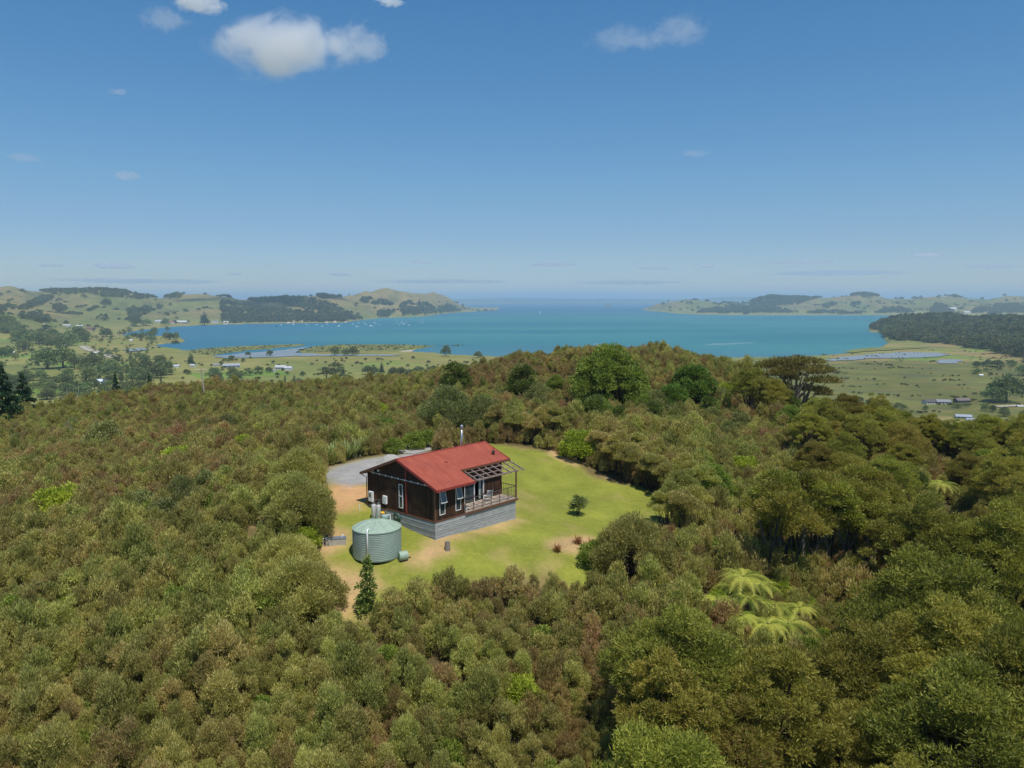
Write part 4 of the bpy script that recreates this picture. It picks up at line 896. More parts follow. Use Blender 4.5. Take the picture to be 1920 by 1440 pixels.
for a in [(88,692,40,'round','left-hand of the two big rounded pale-topped trees in the valley paddock',None,1.35),(118,690,40,'round','right-hand of the two big rounded pale-topped trees in the valley paddock',None,1.3),
  (358,685,24,'cone','dark pyramid-shaped tree in front of the tidal channel',None,1.1),(629,713,36,'gum','tall feathery gum clump standing in the paddock below the salt marsh',None,1.5),(612,712,26,'gum','shorter gum on the left of the tall feathery clump',None,1.4),
  (645,714,22,'gum','pale low tree on the right of the tall feathery gum clump',None,1.5),(690,702,17,'round','round dark tree alone in the paddock with its shadow',None,1.3),(701,701,14,'round','round bush touching the lone dark paddock tree',None,1.3),
  (716,701,22,'cone','small pointed conifer among the paddock trees',None,.9),(738,712,24,'round','dark green tree left of the grey-green clump under the ridge',None,.9),(752,710,22,'round','grey-green tree under the left end of the ridge scrub',None,1.2),
  (770,712,20,'round','bushy tree where the paddock meets the ridge scrub',None,1.4),(785,702,16,'round','dark tree at the middle of the hedge line below the salt marsh',None,1.4),(812,700,15,'round','low tree at the ridge end of the paddock hedge line',None,1.5),
  (627,667,18,'round','left dark tree of the pair on the marsh edge',None,1.0),(662,667,17,'round','right dark tree of the pair on the marsh edge',None,1.2),(646,667,13,'round','lower tree between the dark pair on the marsh edge',None,1.2),
  (836,668,20,'round','dark tree standing alone in the shallows at the end of the marsh',None,.9),(896,671,12,'round','small dark tree on the shore left of the ridge scrub',None,1.3),(506,668,12,'round','dark bush on the bank of the tidal channel',None,1.0),(465,667,8,'round','small dark bush beside the tidal channel',None,1.2),
  (384,611,24,'cone','tallest dark conifer at the foot of the far green hill on the bay',None,1.4),(310,611,13,'round','dark round tree beside the bay houses, left of the tallest conifer',None,1.2),(255,612,18,'round','dark tree at the left end of the bay under the green hill',None,1.2),
  (275,611,13,'round','dark tree right of the left end of the bay under the green hill',None,1.4),(330,636,13,'round','dark tree at the tip of the wooded spit',None,.9),(318,637,11,'round','dark tree second from the tip of the wooded spit',None,1.1),
  (1886,754,50,'round','large grey-green willow standing behind the driveway at the right edge of the marsh',None,1.25),(1862,755,30,'round','lower part-hidden tree on the left of the large grey-green willow',None,1.2),(1660,770,22,'gum','pale wispy tree on the near side of the marsh at right',None,1.2),
  (1611,755,12,'round','small dark bush on the near edge of the marsh',None,1.4),(1628,757,9,'round','smaller dark bush right of the one on the near marsh edge',None,1.3),(1870,689,15,'round','dark tree by the pale track at the right side of the marsh',None,1.6),(1918,705,20,'round','dark tree cut by the right edge above the willow',None,1.2),
  (1795,765,10,'round','low bush in front of the dark-roofed farmhouse',None,1.6),(1700,790,14,'round','dark round tree rising over the near bush left of the blue-white farm shed',None,1.2),
  (552,722,18,'tall','slim dark tree left of a pair in front of the white sheds',None,.9),(535,722,17,'tall','slim dark tree right below the white shed',None,1.0),(568,705,9,'round','small round dark bush alone in the front paddock',None,1.2),
  (485,698,12,'round','round tree behind the shed beside the hedge',None,1.4),(505,698,10,'round','second round tree behind the shed beside the hedge',None,1.4),(10,612,22,'round','dark wood edge tree on the left hill foot',None,1.9),(24,620,20,'round','dark tree at the lower end of the left hill wood',None,1.5)]:
    far_tree(a[0], a[1], a[2], a[3], a[4], a[5], a[6])
clusters = [((0,612,40,640),12,9,15,('round',),'dark tree in the wood at the foot of the left-hand hill','trees at the hill foot'),
 ((30,630,160,662),46,14,26,('round','gum'),'tree in the dark belt across the valley below the pale hill road','trees of the valley belt'),
 ((150,622,330,650),34,8,16,('round','gum'),'tree in the belt running out to the wooded spit','trees toward the spit'),
 ((0,655,60,680),9,9,16,('round',),'tree round the red-roofed cottage at the far left','trees round the cottage'),
 ((165,655,300,680),16,6,13,('round','gum'),'small tree scattered on the flats beside the pale road','trees by the pale road'),
 ((140,685,310,722),66,14,28,('round','gum','tall'),'tree in the mixed grove in front of the white-roofed farmhouses','trees of the mixed grove'),
 ((0,700,150,750),26,14,26,('round','gum'),'tree in the dark clump below the two big rounded paddock trees','trees below the paddock'),
 ((395,700,470,718),12,12,22,('round','gum'),'grey-green tree between the power pole and the sheds','trees beside the sheds'),
 ((560,720,690,745),34,11,17,('round',),'light green bushy tree in the belt just beyond the brown scrub','bushy trees beyond the scrub'),
 ((60,722,280,752),34,12,20,('round',),'bushy tree just beyond the left scrub near the white-roofed house','trees near the white roof'),
 ((740,700,900,712),16,10,15,('round',),'tree along the hedge between the paddock and the ridge','trees along the ridge hedge'),
 ((415,672,460,680),8,5,8,('round',),'small shrub on the near bank of the tidal channel','shrubs by the channel'),
 ((1560,758,1760,775),12,5,10,('round',),'small scrubby tree on the dry near edge of the marsh','scrubby trees by the marsh'),
 ((1820,680,1920,710),12,7,13,('round',),'tree beside the pale track beyond the willow','trees by the pale track'),
 ((1840,770,1930,790),6,10,16,('round',),'tree between the near bush and the road at right','trees by the road right')]
for (u0, v0, u1_, v1_), n, h0, h1, ks, lb, gp in clusters:
    for i in range(n):
        far_tree(rnd.uniform(u0, u1_), rnd.uniform(v0, v1_), rnd.uniform(h0, h1), rnd.choice(ks), lb, gp, rnd.uniform(.9, 1.5))
# woods on the far hills: one mass each
def px_poly(L): return L
WOODS = [[(50,541),(100,537),(150,540),(185,533),(215,536),(245,543),(265,543),(295,556),(270,560),(225,556),(190,556),(175,550),(160,548),(110,553),(90,548)],
 [(145,587),(185,575),(200,560),(218,562),(218,568),(190,574),(165,583)],[(35,588),(60,584),(90,590),(95,600),(85,605),(40,594)],[(30,580),(60,565),(75,555),(100,556),(95,563),(70,572),(50,580)],[(0,573),(30,570),(30,576),(0,585)],
 [(100,575),(110,570),(128,580),(105,584)],[(238,582),(250,575),(262,577),(300,572),(325,567),(328,572),(290,580),(265,590),(258,600),(250,608),(245,600)],
 [(412,563),(450,568),(480,573),(520,580),(560,582),(600,586),(650,585),(663,590),(664,604),(600,608),(520,609),(418,610),(415,580)],[(455,558),(485,550),(520,555),(560,558),(595,560),(620,570),(645,582),(600,583),(560,576),(525,568),(480,566)],
 [(590,550),(600,546),(630,553),(640,556),(635,560),(600,558)],[(750,570),(765,562),(800,568),(815,578),(820,587),(755,591)],[(675,560),(690,557),(705,562),(740,565),(735,572),(700,570),(680,566)],[(705,585),(720,580),(740,582),(730,594),(706,594)],[(820,578),(840,572),(860,580),(872,587),(825,589)],
 [(-60,596),(0,598),(20,600),(30,612),(20,622),(0,624),(-60,624)],[(905,580),(925,580),(925,585),(905,585)],[(300,556),(330,549),(345,556),(320,559)],[(620,592),(660,590),(690,600),(640,604)],
 [(1405,569),(1415,556),(1440,550),(1500,550),(1530,552),(1545,557),(1520,562),(1500,570),(1460,573),(1410,575)],[(1600,548),(1615,544),(1645,547),(1660,552),(1690,555),(1600,555),(1590,552)],[(1300,590),(1320,580),(1370,572),(1410,575),(1450,575),(1470,582),(1520,589),(1300,593)],
 [(1500,588),(1540,582),(1600,585),(1640,586),(1640,593),(1500,593)],[(1640,585),(1680,575),(1700,580),(1720,587),(1640,592)],[(1745,580),(1755,570),(1770,572),(1790,582),(1785,592),(1745,588)],[(1815,588),(1840,575),(1860,578),(1870,570),(1905,570),(1930,578),(1930,593),(1815,593)],
 [(1780,553),(1800,552),(1820,558),(1790,557)],[(1540,574),(1560,566),(1570,569),(1550,578)],[(1590,572),(1610,566),(1615,570),(1600,576)]]
HIDDEN = [i for i in range(0)]
g = np.random.default_rng(44); PX = []; 
# candidate points over the far hills in depth
for (ylo, yhi, n) in ((1600, 3400, 60000), (3000, 7200, 190000)):
    yy = ylo + (yhi - ylo) * g.random(n); uu = -80 + 2080 * g.random(n); xx = (uu - 960) / F * yy * CP; zz = Hh(xx, yy); pu, pv = proj(xx, yy, zz + 4)
    hz = zz - SEA; dens = 1.
    ins = np.zeros(n, bool)
    for Pp in WOODS: ins |= inpoly(pu, pv, Pp)
    noi = fbm(xx / 130, yy / 130, 4, 71)
    gul = (noi > .58) & (g.random(n) < .5)                           # bush in the gullies
    single = g.random(n) < .006
    hd_ = (pu > 660) & (pu < 905); ok = (hz > 2.5) & (ins | ((gul | single) & ~(hd_ & (pv < 560)))) & (yy > 1700); keep = g.random(n) < np.where(ins, .5, .28)
    ok &= keep
    PX.append(np.c_[xx, yy, zz][ok])
PX = np.concatenate(PX); print('far wood points', len(PX))
FL = []
for i in range(4):
    gg = np.random.default_rng(950 + i); lob = dome_lobes(gg, 9, 4.2, 8, 3.0, 2.0, 1.6, .9); V, Fc, T = quad_leaves(gg, lob, 420, 1.6, 1.1, up=.2, shell=.4); FL.append(mesh_np('clump', V, Fc, M['forest_leaf'], {'tone': T}))
sc = (.7 + .8 * g.random(len(PX))) * np.interp(PX[:, 1], [2000, 4500, 7000], [.9, 1.5, 1.9]); PX[:, 2] -= 1.
scatter('hill_woods', PX, g.random(len(PX)) * 6.28, sc, g.integers(0, 4, len(PX)), FL, 'dark patches of bush and pine woods on the far hills')
# bush headland on the right
n = 42000; yy = 1000 + 2050 * g.random(n); uu = 1626 + 400 * g.random(n); xx = (uu - 960) / F * yy * CP; zz = Hh(xx, yy); hz = zz - SEA
ok = (hz > 4.2) & (g.random(n) < yy / 3000.) & ((yy < 1250) * (g.random(n) > .5) | (yy >= 1250)); ok &= g.random(n) < .45; B = np.c_[xx, yy, zz - 1.2][ok]; print('headland', len(B))
scatter('headland_bush', B, g.random(len(B)) * 6.28, .8 + 1.3 * g.random(len(B)) ** 2, g.integers(0, 4, len(B)), FL, 'dense dark bush covering the low headland on the right')
# mangroves and rushes along the tidal edges
n = 26000; yy = 600 + 1300 * g.random(n) ; uu = 1480 + 500 * g.random(n); xx = (uu - 960) / F * yy * CP; zz = Hh(xx, yy); nn = fbm(xx / 60, yy / 24, 4, 81)
ok = (zz > SEA + .5) & (zz < SEA + 4.5) & (nn > .4 + .7 * g.random(n)) & (yy < 1500); Mg = np.c_[xx, yy, zz - .3][ok]
n = 9000; yy = 1180 + 900 * g.random(n); uu = 230 + 760 * g.random(n); xx = (uu - 960) / F * yy * CP; _, vv = proj(xx, yy, SEA + 0 * xx); on = np.zeros(n, bool)
for q in [[(330,661),(372,655),(430,651),(500,648),(560,646),(574,646.5),(530,651),(470,656),(410,664),(340,672)],[(560,655),(590,650),(620,647),(680,646),(740,647),(790,648),(808,649),(775,656),(690,661),(580,662)],[(815,648.5),(870,647),(875,649),(820,651)],[(830,657),(838,652),(846,656),(840,660)]]: on |= inpoly(uu, vv, q)
nn = fbm(xx / 50, yy / 24, 4, 82); ok = on & ((nn > 0) | (g.random(n) < .3)); Mg = np.concatenate([Mg, np.c_[xx, yy, np.full(n, SEA + .2)][ok]]); print('mangrove', len(Mg))
mgm = leafmat('mangrove_leaves', srgb(78, 84, 46), srgb(112, 116, 62), srgb(100, 92, 60), .2, .2, .7, .004)
gg = np.random.default_rng(970); lob = dome_lobes(gg, 7, 1.2, 1.9, .7, .7, .5); V, Fc, T = quad_leaves(gg, lob, 160, .7, .5); FM = [mesh_np('clump', V, Fc, mgm, {'tone': T})]
scatter('mangroves', Mg, g.random(len(Mg)) * 6.28, .45 + .6 * g.random(len(Mg)), np.zeros(len(Mg), int), FM, 'low mangrove and rush growth along the tidal flats')
# scattered shrubs and hedges over the valley floor
n = 9000; yy = 560 + 1900 * g.random(n) ** 1.3; uu = -100 + 1100 * g.random(n); xx = (uu - 960) / F * yy * CP; zz = Hh(xx, yy)
fa = xx * .86 + yy * .5 + 30 * pn(xx / 400, yy / 400, 41); fb = -xx * .5 + yy * .86 + 30 * pn(xx / 400, yy / 400, 42)
edge = (np.abs((fa / 130) % 1 - .5) > .478) | (np.abs((fb / 90) % 1 - .5) > .472); ok = (zz > SEA + .5) & (zz < SEA + 30) & ((edge & (g.random(n) < .5)) | (g.random(n) < .05)) & ((uu < 300) | (yy < 1280)); Hd = np.c_[xx, yy, zz - .5][ok]
scatter('hedgerows', Hd, g.random(len(Hd)) * 6.28, .28 + .3 * g.random(len(Hd)), g.integers(0, 4, len(Hd)), FL, 'hedges and low shrubs dividing the valley paddocks')
# ================================================================== the cabin
def on_y(u, v, c):
    r = ray(u, v); n = c + HN[0] * HV[0] + HN[1] * HV[1]; t = n / (r[0] * HV[0] + r[1] * HV[1]); x, y, z = r[0] * t, r[1] * t, r[2] * t
    return hloc(x, y)[0], z + CAMZ
def on_x(u, v, c):
    r = ray(u, v); n = c + HN[0] * HU[0] + HN[1] * HU[1]; t = n / (r[0] * HU[0] + r[1] * HU[1]); x, y, z = r[0] * t, r[1] * t, r[2] * t
    return hloc(x, y)[1], z + CAMZ
t = NT('dark_stained_boards'); p = t.obj(); sx = t.n('ShaderNodeSeparateXYZ'); t.l(p, sx.inputs[0]); s_ = t.math('DIVIDE', t.math('ADD', sx.outputs[0], sx.outputs[1]), .15)
wn = t.n('ShaderNodeTexWhiteNoise', noise_dimensions='1D'); t.l(t.math('FLOOR', s_), wn.inputs[1]); gr = t.noise(2., 6, .7, t.scale(p, 7, 7, .5))
c = t.mix(t.ramp(gr, .3, .72), srgb(54, 37, 28), srgb(88, 62, 44)); c = t.mix(t.math('MULTIPLY', wn.outputs[0], .75), c, srgb(46, 32, 25)); c = t.mix(t.ramp(t.noise(.7, 4, .6, p), .5, .75, 0, .5), c, srgb(120, 84, 56))
gp = t.ramp(t.math('ABSOLUTE', t.math('SUBTRACT', t.math('FRACT', s_), .5)), .44, .49); c = t.mix(gp, c, (.006, .004, .003))
M['boards'] = t.principled(c, .75, spec=.25, normal=t.bump(t.math('SUBTRACT', gr, gp), .012))
t = NT('red_roofing_steel'); p = t.obj(); sx = t.n('ShaderNodeSeparateXYZ'); t.l(p, sx.inputs[0]); wv = t.math('SINE', t.math('MULTIPLY', sx.outputs[0], 41.3))
c = t.mix(t.ramp(t.noise(1.2, 6, .65, t.scale(p, 2.2, .6, 1)), .35, .7), srgb(150, 72, 52), srgb(166, 86, 62)); c = t.mix(t.ramp(t.noise(3, 6, .75, t.scale(p, 2.5, .35, 1)), .5, .72, 0, .3), c, srgb(166, 98, 82)); seam = t.math('ABSOLUTE', t.math('SUBTRACT', t.math('FRACT', t.math('DIVIDE', sx.outputs[0], .76)), .5)); c = t.mix(t.ramp(seam, .47, .495, 0, .5), c, srgb(104, 50, 42)); c = t.mix(t.ramp(t.noise(.5, 4, .6, p), .4, .7, 0, .25), c, srgb(120, 62, 54)); c = t.mix(t.ramp(wv, .5, 1, 0, .16), c, srgb(120, 46, 40))
M['red_roof'] = t.principled(c, .55, spec=.3, normal=t.bump(wv, .018, .5))
M['red_trim'] = plain('red_trim', srgb(150, 60, 54), .5); M['brown_trim'] = plain('brown_trim', srgb(110, 74, 56), .6)
M['white'] = plain('white_paint', srgb(232, 232, 228), .4, var=.1); M['grey_metal'] = plain('galvanised_steel', srgb(168, 172, 176), .4, .7, c2=srgb(130, 134, 138))
t = NT('weathered_skirt_boards'); p = t.obj(); gr = t.noise(1.5, 7, .72, t.scale(p, 1, 1, 14)); bn = t.n('ShaderNodeSeparateXYZ'); t.l(p, bn.inputs[0]); wn = t.n('ShaderNodeTexWhiteNoise', noise_dimensions='1D'); t.l(t.math('FLOOR', t.math('DIVIDE', bn.outputs[2], .145)), wn.inputs[1])
c = t.mix(t.ramp(gr, .3, .7), srgb(132, 136, 136), srgb(192, 192, 186)); c = t.mix(t.math('MULTIPLY', wn.outputs[0], .35), c, srgb(96, 102, 106)); c = t.mix(t.ramp(t.noise(1.1, 4, .6, p), .55, .8, 0, .5), c, srgb(150, 136, 112))
M['skirt'] = t.principled(c, .85, spec=.2, normal=t.bump(gr, .008))
M['deckwood'] = plain('deck_boards', srgb(176, 160, 142), .8, c2=srgb(120, 104, 90), sc=4); M['rawtimber'] = plain('pergola_timber', srgb(150, 128, 118), .8, c2=srgb(96, 78, 70), sc=4)
t = NT('window_glass'); M['glass'] = t.principled(srgb(52, 64, 70), .06, spec=.9); M['shade_dark'] = plain('painted_dark_shade', (.012, .011, .01), .9)  # near-black colour stands for shade indoors and behind gaps
M['curtain'] = plain('pale_curtain', srgb(170, 180, 176), .8)
cab = empty('cabin', (HN[0], HN[1], 0), HA); tag(cab, 'dark timber cabin with a red gable roof, side deck and grey board skirt', 'house')
RZ = 4.07; SL = .378
def roofz(y): return RZ - SL * abs(y - 3.92)
def gable_wall(x0, x1, ya, yb):
    ys = [ya, 3.92, yb] ; m = MB(); pr = [(ya, -.04), (yb, -.04), (yb, roofz(yb) - .1), (3.92, RZ - .1), (ya, roofz(ya) - .1)]; n = 5
    m.add([(x0, a, b) for a, b in pr] + [(x1, a, b) for a, b in pr], [tuple(range(n))[::-1], tuple(range(n, 2 * n))] + [(i, (i + 1) % n, (i + 1) % n + n, i + n) for i in range(n)])
    return m
m = gable_wall(0, .12, 0, 7.85)
for k in range(26):
    y = .15 + k * .3
    if y < 7.8: m.box(-.018, 0, y - .02, y + .02, -.03, roofz(y) - .12)
m.build('gable_wall', M['boards'], cab)
gable_wall(8.78, 8.9, 1.7, 7.85).build('gable_wall', M['boards'], cab)
m = MB(); m.box(.12, 3.0, 0, .12, -.04, roofz(0) - .1)
for k in range(11): m.box(.17 + k * .27, .21 + k * .27, -.018, 0, -.03, roofz(0) - .12)
m.box(2.88, 3.0, .12, 1.7, -.04, roofz(0.1) - .1)
m.build('front_wall', M['boards'], cab)
m = MB(); m.box(.12, 8.78, 7.73, 7.85, -.04, roofz(7.85) - .1); m.build('back_wall', M['boards'], cab)
zt = roofz(1.7) - .1
m = MB(); m.box(3.0, 3.5, 1.7, 1.82, -.04, zt); m.box(3.5, 6.85, 1.7, 1.82, 2.1, zt); m.box(6.85, 8.78, 1.7, 1.82, -.04, zt)
for k in range(7): m.box(6.95 + k * .27, 6.98 + k * .27, 1.685, 1.7, 0, 2.5)
m.build('deck_wall', M['boards'], cab)
# corner boards
for x, y in ((-.035, -.035), (8.8, 1.62)): 
    m = MB(); m.box(x, x + .12, y, y + .05, -.05, roofz(max(y, 0)) - .12); m.box(x, x + .03, y + .05, y + .15, -.05, roofz(max(y, 0)) - .12); m.build('corner_board', M['brown_trim'], cab)
# interior floor and a room wall seen through the open door, indoor shade put into their colour
m = MB(); m.box(.12, 8.78, 1.82, 7.7, -.1, -.02); m.box(3.2, 8.7, 4.6, 4.7, -.02, 2.6); m.build('interior', M['shade_dark'], cab)
# roof
def slab(x0, x1, ya, za, yb, zb, th=.09):
    m = MB(); v = [(x0, ya, za), (x1, ya, za), (x1, yb, zb), (x0, yb, zb)]; m.add([(a, b, c - th) for a, b, c in v] + v, [(0, 3, 2, 1), (4, 5, 6, 7), (0, 1, 5, 4), (1, 2, 6, 5), (2, 3, 7, 6), (3, 0, 4, 7)]); return m
X0, X1, XN = -.3, 9.28, 3.62
rf = slab(X0, XN, -.5, roofz(-.5), 3.92, RZ)
a = slab(XN, X1, 1.13, roofz(1.13), 3.92, RZ); rf.add(a.v, a.f); a = slab(X0, X1, 3.925, RZ, 8.35, roofz(8.35)); rf.add(a.v, a.f)
roof = rf.build('roof', M['red_roof'], cab)
m = MB(); m.tube([(X0 - .01, 3.92, RZ + .005), (X1 + .01, 3.92, RZ + .005)], .055, 8); m.build('ridge_cap', M['red_trim'], roof)
m = MB(); m.bar((X0 - .02, -.52, roofz(-.5) - .06), (X0 - .02, 3.92, RZ - .06), .04, .19); m.build('barge_board', M['red_trim'], roof)
m = MB(); m.bar((X0 - .02, 3.93, RZ - .06), (X0 - .02, 8.37, roofz(8.35) - .06), .04, .19); m.build('barge_board', M['brown_trim'], roof)
m = MB(); m.bar((X1 + .02, 1.1, roofz(1.13) - .06), (X1 + .02, 3.92, RZ - .06), .04, .19); m.bar((X1 + .02, 3.93, RZ - .06), (X1 + .02, 8.37, roofz(8.35) - .06), .04, .19); m.build('barge_board', M['red_trim'], roof)
for xa, xb, y in ((X0, XN, -.56), (XN + .02, X1, 1.07), (X0, X1, 8.41)):
    m = MB(); z = roofz(y) - .03; m.box(xa, xb, y - .06, y - .05, z - .1, z + .01); m.box(xa, xb, y - .05, y + .05, z - .11, z - .1); m.box(xa, xb, y + .05, y + .058, z - .1, z + .0); m.build('gutter', M['brown_trim'] if y > 1 and y < 2 else M['red_trim'], roof)
m = MB(); m.bar((XN, -.5, roofz(-.5) - .08), (XN, 1.13, roofz(1.13) - .08), .03, .14); m.build('barge_board', M['brown_trim'], roof)
fx, fz = on_y(865.5, 797, 5.4)
m = MB(); m.tube([(fx, 5.4, 3.2), (fx, 5.4, fz - .35)], .09, 12); m.tube([(fx, 5.4, fz - .35), (fx, 5.4, fz - .3), (fx, 5.4, fz - .05), (fx, 5.4, fz)], [.09, .13, .13, .1], 12); fl = m.build('flue', M['grey_metal'], roof, smooth=True)
m = MB(); m.bar((fx, 5.4, fz - .6), (fx - .55, 5.0, roofz(5.0)), .02); m.bar((fx, 5.4, fz - .6), (fx + .6, 5.0, roofz(5.0)), .02); m.build('stay', M['grey_metal'], fl)
# roof vent / aerial bracket near the deck end
def roofpt(u, v):
    r = ray(u, v); lo, hi = 40., 90.
    for _ in range(40):
        q = (lo + hi) / 2; x, y, z = r[0] * q, r[1] * q, CAMZ + r[2] * q; l = hloc(x, y)
        if z > roofz(l[1]): lo = q
        else: hi = q
    return l[0], l[1], z
x, y, z = roofpt(925, 852)
m = MB(); m.lathe([(.09, z - .05), (.09, z + .22), (.16, z + .2), (.13, z + .3), (.02, z + .36)], 10, (x, y)); m.bar((x, y, z + .3), (x - .02, y, z + .62), .03); m.bar((x - .2, y, z + .12), (x + .2, y, z), .05)
m.build('roof_vent', M['black_bark'], roof)
x, y, z = roofpt(836, 866); m = MB(); m.box(x - .12, x + .12, y - .1, y + .1, z - .02, z + .03); m.build('roof_patch', M['red_trim'], roof)
# skirt
def skirt(fn, n=13):
    for k in range(n): z1 = -.13 - k * .145; fn(z1 - .13, z1, .012 + (.008 if k % 3 == 1 else 0))
m = MB(); skirt(lambda a, b, p: m.add([(-.0 - p, 0, b), (-.0 - p, 7.85, b), (-.016 - p, 7.85, a), (-.016 - p, 0, a), (.03, 0, b), (.03, 7.85, b), (.03, 7.85, a), (.03, 0, a)], [(0, 3, 2, 1), (4, 5, 6, 7), (0, 1, 5, 4), (1, 2, 6, 5), (2, 3, 7, 6), (3, 0, 4, 7)]))
m.build('skirt_boards', M['skirt'], cab)
m = MB(); skirt(lambda a, b, p: m.add([(-.03, -p, b), (8.78, -p, b), (8.78, -.016 - p, a), (-.03, -.016 - p, a), (-.03, .03, b), (8.78, .03, b), (8.78, .03, a), (-.03, .03, a)], [(0, 1, 2, 3), (4, 7, 6, 5), (0, 4, 5, 1), (1, 5, 6, 2), (2, 6, 7, 3), (3, 7, 4, 0)]), 15)
m.build('skirt_boards', M['skirt'], cab)
m = MB(); skirt(lambda a, b, p: m.box(8.78, 8.8 + p, 0.03, 7.85, a, b), 15); m.box(.05, 8.75, 7.8, 7.84, -1.2, -.1); m.build('skirt_boards', M['skirt'], cab)
m = MB(); m.box(.035, 8.7, .035, .05, -1.9, -.1); m.box(.035, .05, .05, 7.8, -1.9, -.1); m.build('skirt_gap_shade', M['shade_dark'], cab)  # added dark sheets: painted shade seen between the skirt boards
# floor beam under cladding, deck
m = MB(); m.box(-.05, 8.9, -.05, .03, -.14, -.045); m.box(-.05, .0, .03, 7.85, -.14, -.045); m.build('bearer', M['brown_trim'], cab)
m = MB()
for k in range(12): m.box(3.02, 8.95, .0 + k * .142, .0 + k * .142 + .132, -.02, .02)
m.box(3.0, 8.98, -.09, -.055, -.17, .03); m.box(8.92, 8.96, -.055, 1.7, -.17, .02); dk_ = m.build('deck', M['deckwood'], cab)
m = MB(); m.box(3.0, 8.99, -.12, -.092, -.19, .0); m.build('deck_fascia', M['brown_trim'], cab)
M['rail'] = plain('rail_steel', srgb(96, 78, 68), .6)
rail = MB(); rail.bar((3.05, -.03, 1.0), (8.88, -.03, 1.0), .06, .045); rail.bar((8.88, -.03, 1.0), (8.88, 1.65, 1.0), .06, .045); rail.bar((3.05, -.03, .15), (8.88, -.03, .15), .03, .03); rail.bar((8.88, -.03, .15), (8.88, 1.65, .15), .03)
rl = rail.build('railing', M['rail'], cab)
for i, x in enumerate((3.05, 3.95, 4.95, 5.9, 6.85, 7.85)): m = MB(); m.bar((x, -.03, .02), (x, -.03, .98), .045); m.build('baluster', M['rail'], rl)
for k in range(9): m = MB(); m.bar((8.88, .15 + k * .18, .15), (8.88, .15 + k * .18, .98), .022); m.build('baluster', M['rail'], rl)
m = MB()
for z in (.38, .6, .8): m.tube([(3.05, -.03, z), (8.88, -.03, z)], .006, 4)
m.build('rail_wire', M['grey_metal'], rl)
# pergola
pz = lambda y: 2.32 + (y + .45) * .325
pg = MB(); PX0, PX1 = 4.05, 9.3
for k in range(8): x = PX0 + (PX1 - PX0) * k / 7; pg.bar((x, -.45, pz(-.45)), (x, 1.3, pz(1.3)), .065, .1)
for k in range(4): y = -.43 + 1.7 * k / 3; pg.bar((PX0 - .03, y, pz(y) + .06), (PX1 + .03, y, pz(y) + .06), .06, .045)
pg.bar((3.05, -.03, 2.26), (8.95, -.03, 2.26), .06, .14)
P_ = pg.build('pergola', M['rawtimber'], cab)
for x, y in ((8.82, -.03), (8.85, 1.66)): m = MB(); m.bar((x, y, .02), (x, y, 2.25 if y < 0 else 2.75), .09); m.build('post', M['brown_trim'], P_)
# windows: frames with sashes
def window_front(x0, x1, z0, z1, y, openz=True):
    w = .05; m = MB(); m.box(x0, x1, y - .035, y, z0, z0 + w); m.box(x0, x1, y - .035, y, z1 - w, z1); m.box(x0, x0 + w, y - .035, y, z0 + w, z1 - w); m.box(x1 - w, x1, y - .035, y, z0 + w, z1 - w); zm = (z0 + z1) / 2 - .02; m.box(x0 + w, x1 - w, y - .035, y, zm, zm + w)
    f = m.build('window', M['white'], cab)
    m = MB(); m.box(x0 + w, x1 - w, y - .015, y - .005, z0 + w, zm); m.build('pane', M['glass'], f)
    m = MB(); m.box(x0 + w, x1 - w, y - .006, y - .002, zm + w, z1 - w); m.build('opening', M['shade_dark'], f)  # dark sheet on the solid wall, painted room shade behind the open sash
    o = .2 if openz else .06; a = (y - .04, z1 - .03); b = (y - .04 - o, zm + .05)
    s = MB(); s.bar((x0 + .02, a[0], a[1]), (x0 + .02, b[0], b[1]), .045, .035, (1, 0, 0)); s.bar((x1 - .02, a[0], a[1]), (x1 - .02, b[0], b[1]), .045, .035, (1, 0, 0)); s.bar((x0, *a), (x1, *a), .04); s.bar((x0, *b), (x1, *b), .045)
    sh_ = s.build('sash', M['white'], f); s = MB(); s.add([(x0 + .04, *a), (x1 - .04, *a), (x1 - .04, *b), (x0 + .04, *b)], [(0, 1, 2, 3)]); s.build('sash_pane', M['glass'], f)
window_front(.42, .98, .32, 2.13, -.002); window_front(2.04, 2.60, .32, 2.15, -.002)
m = MB(); x = -.004
for q in ((3.55, 3.99, .28, .33), (3.55, 3.99, 2.07, 2.12), (3.55, 3.6, .33, 2.07), (3.94, 3.99, .33, 2.07), (3.6, 3.94, 1.18, 1.23)): m.box(x - .05, x, q[0], q[1], q[2], q[3])
f = m.build('window', M['white'], cab); m = MB(); m.box(x - .03, x - .02, 3.6, 3.94, .33, 1.18); m.box(x - .03, x - .02, 3.6, 3.94, 1.23, 2.07); m.build('pane', M['glass'], f)
# sliding doors on the deck
m = MB(); y = 1.7
for q in ((3.5, 3.57, 0.03, 2.1), (4.62, 4.7, .03, 2.1), (5.72, 5.8, .03, 2.1), (6.78, 6.85, .03, 2.1)): m.box(q[0], q[1], y - .03, y + .06, q[2], q[3])
m.box(3.57, 6.78, y - .02, y + .05, 2.03, 2.1)
f = m.build('sliding_door', M['white'], cab); m = MB(); m.box(3.57, 4.62, y + .01, y + .02, .08, 2.03); m.box(4.7, 5.72, y + .01, y + .02, .08, 2.03); m.build('pane', M['glass'], f); m = MB(); m.box(6.45, 6.7, y + .15, y + .2, .05, 2.0); m.build('curtain', M['curtain'], cab)
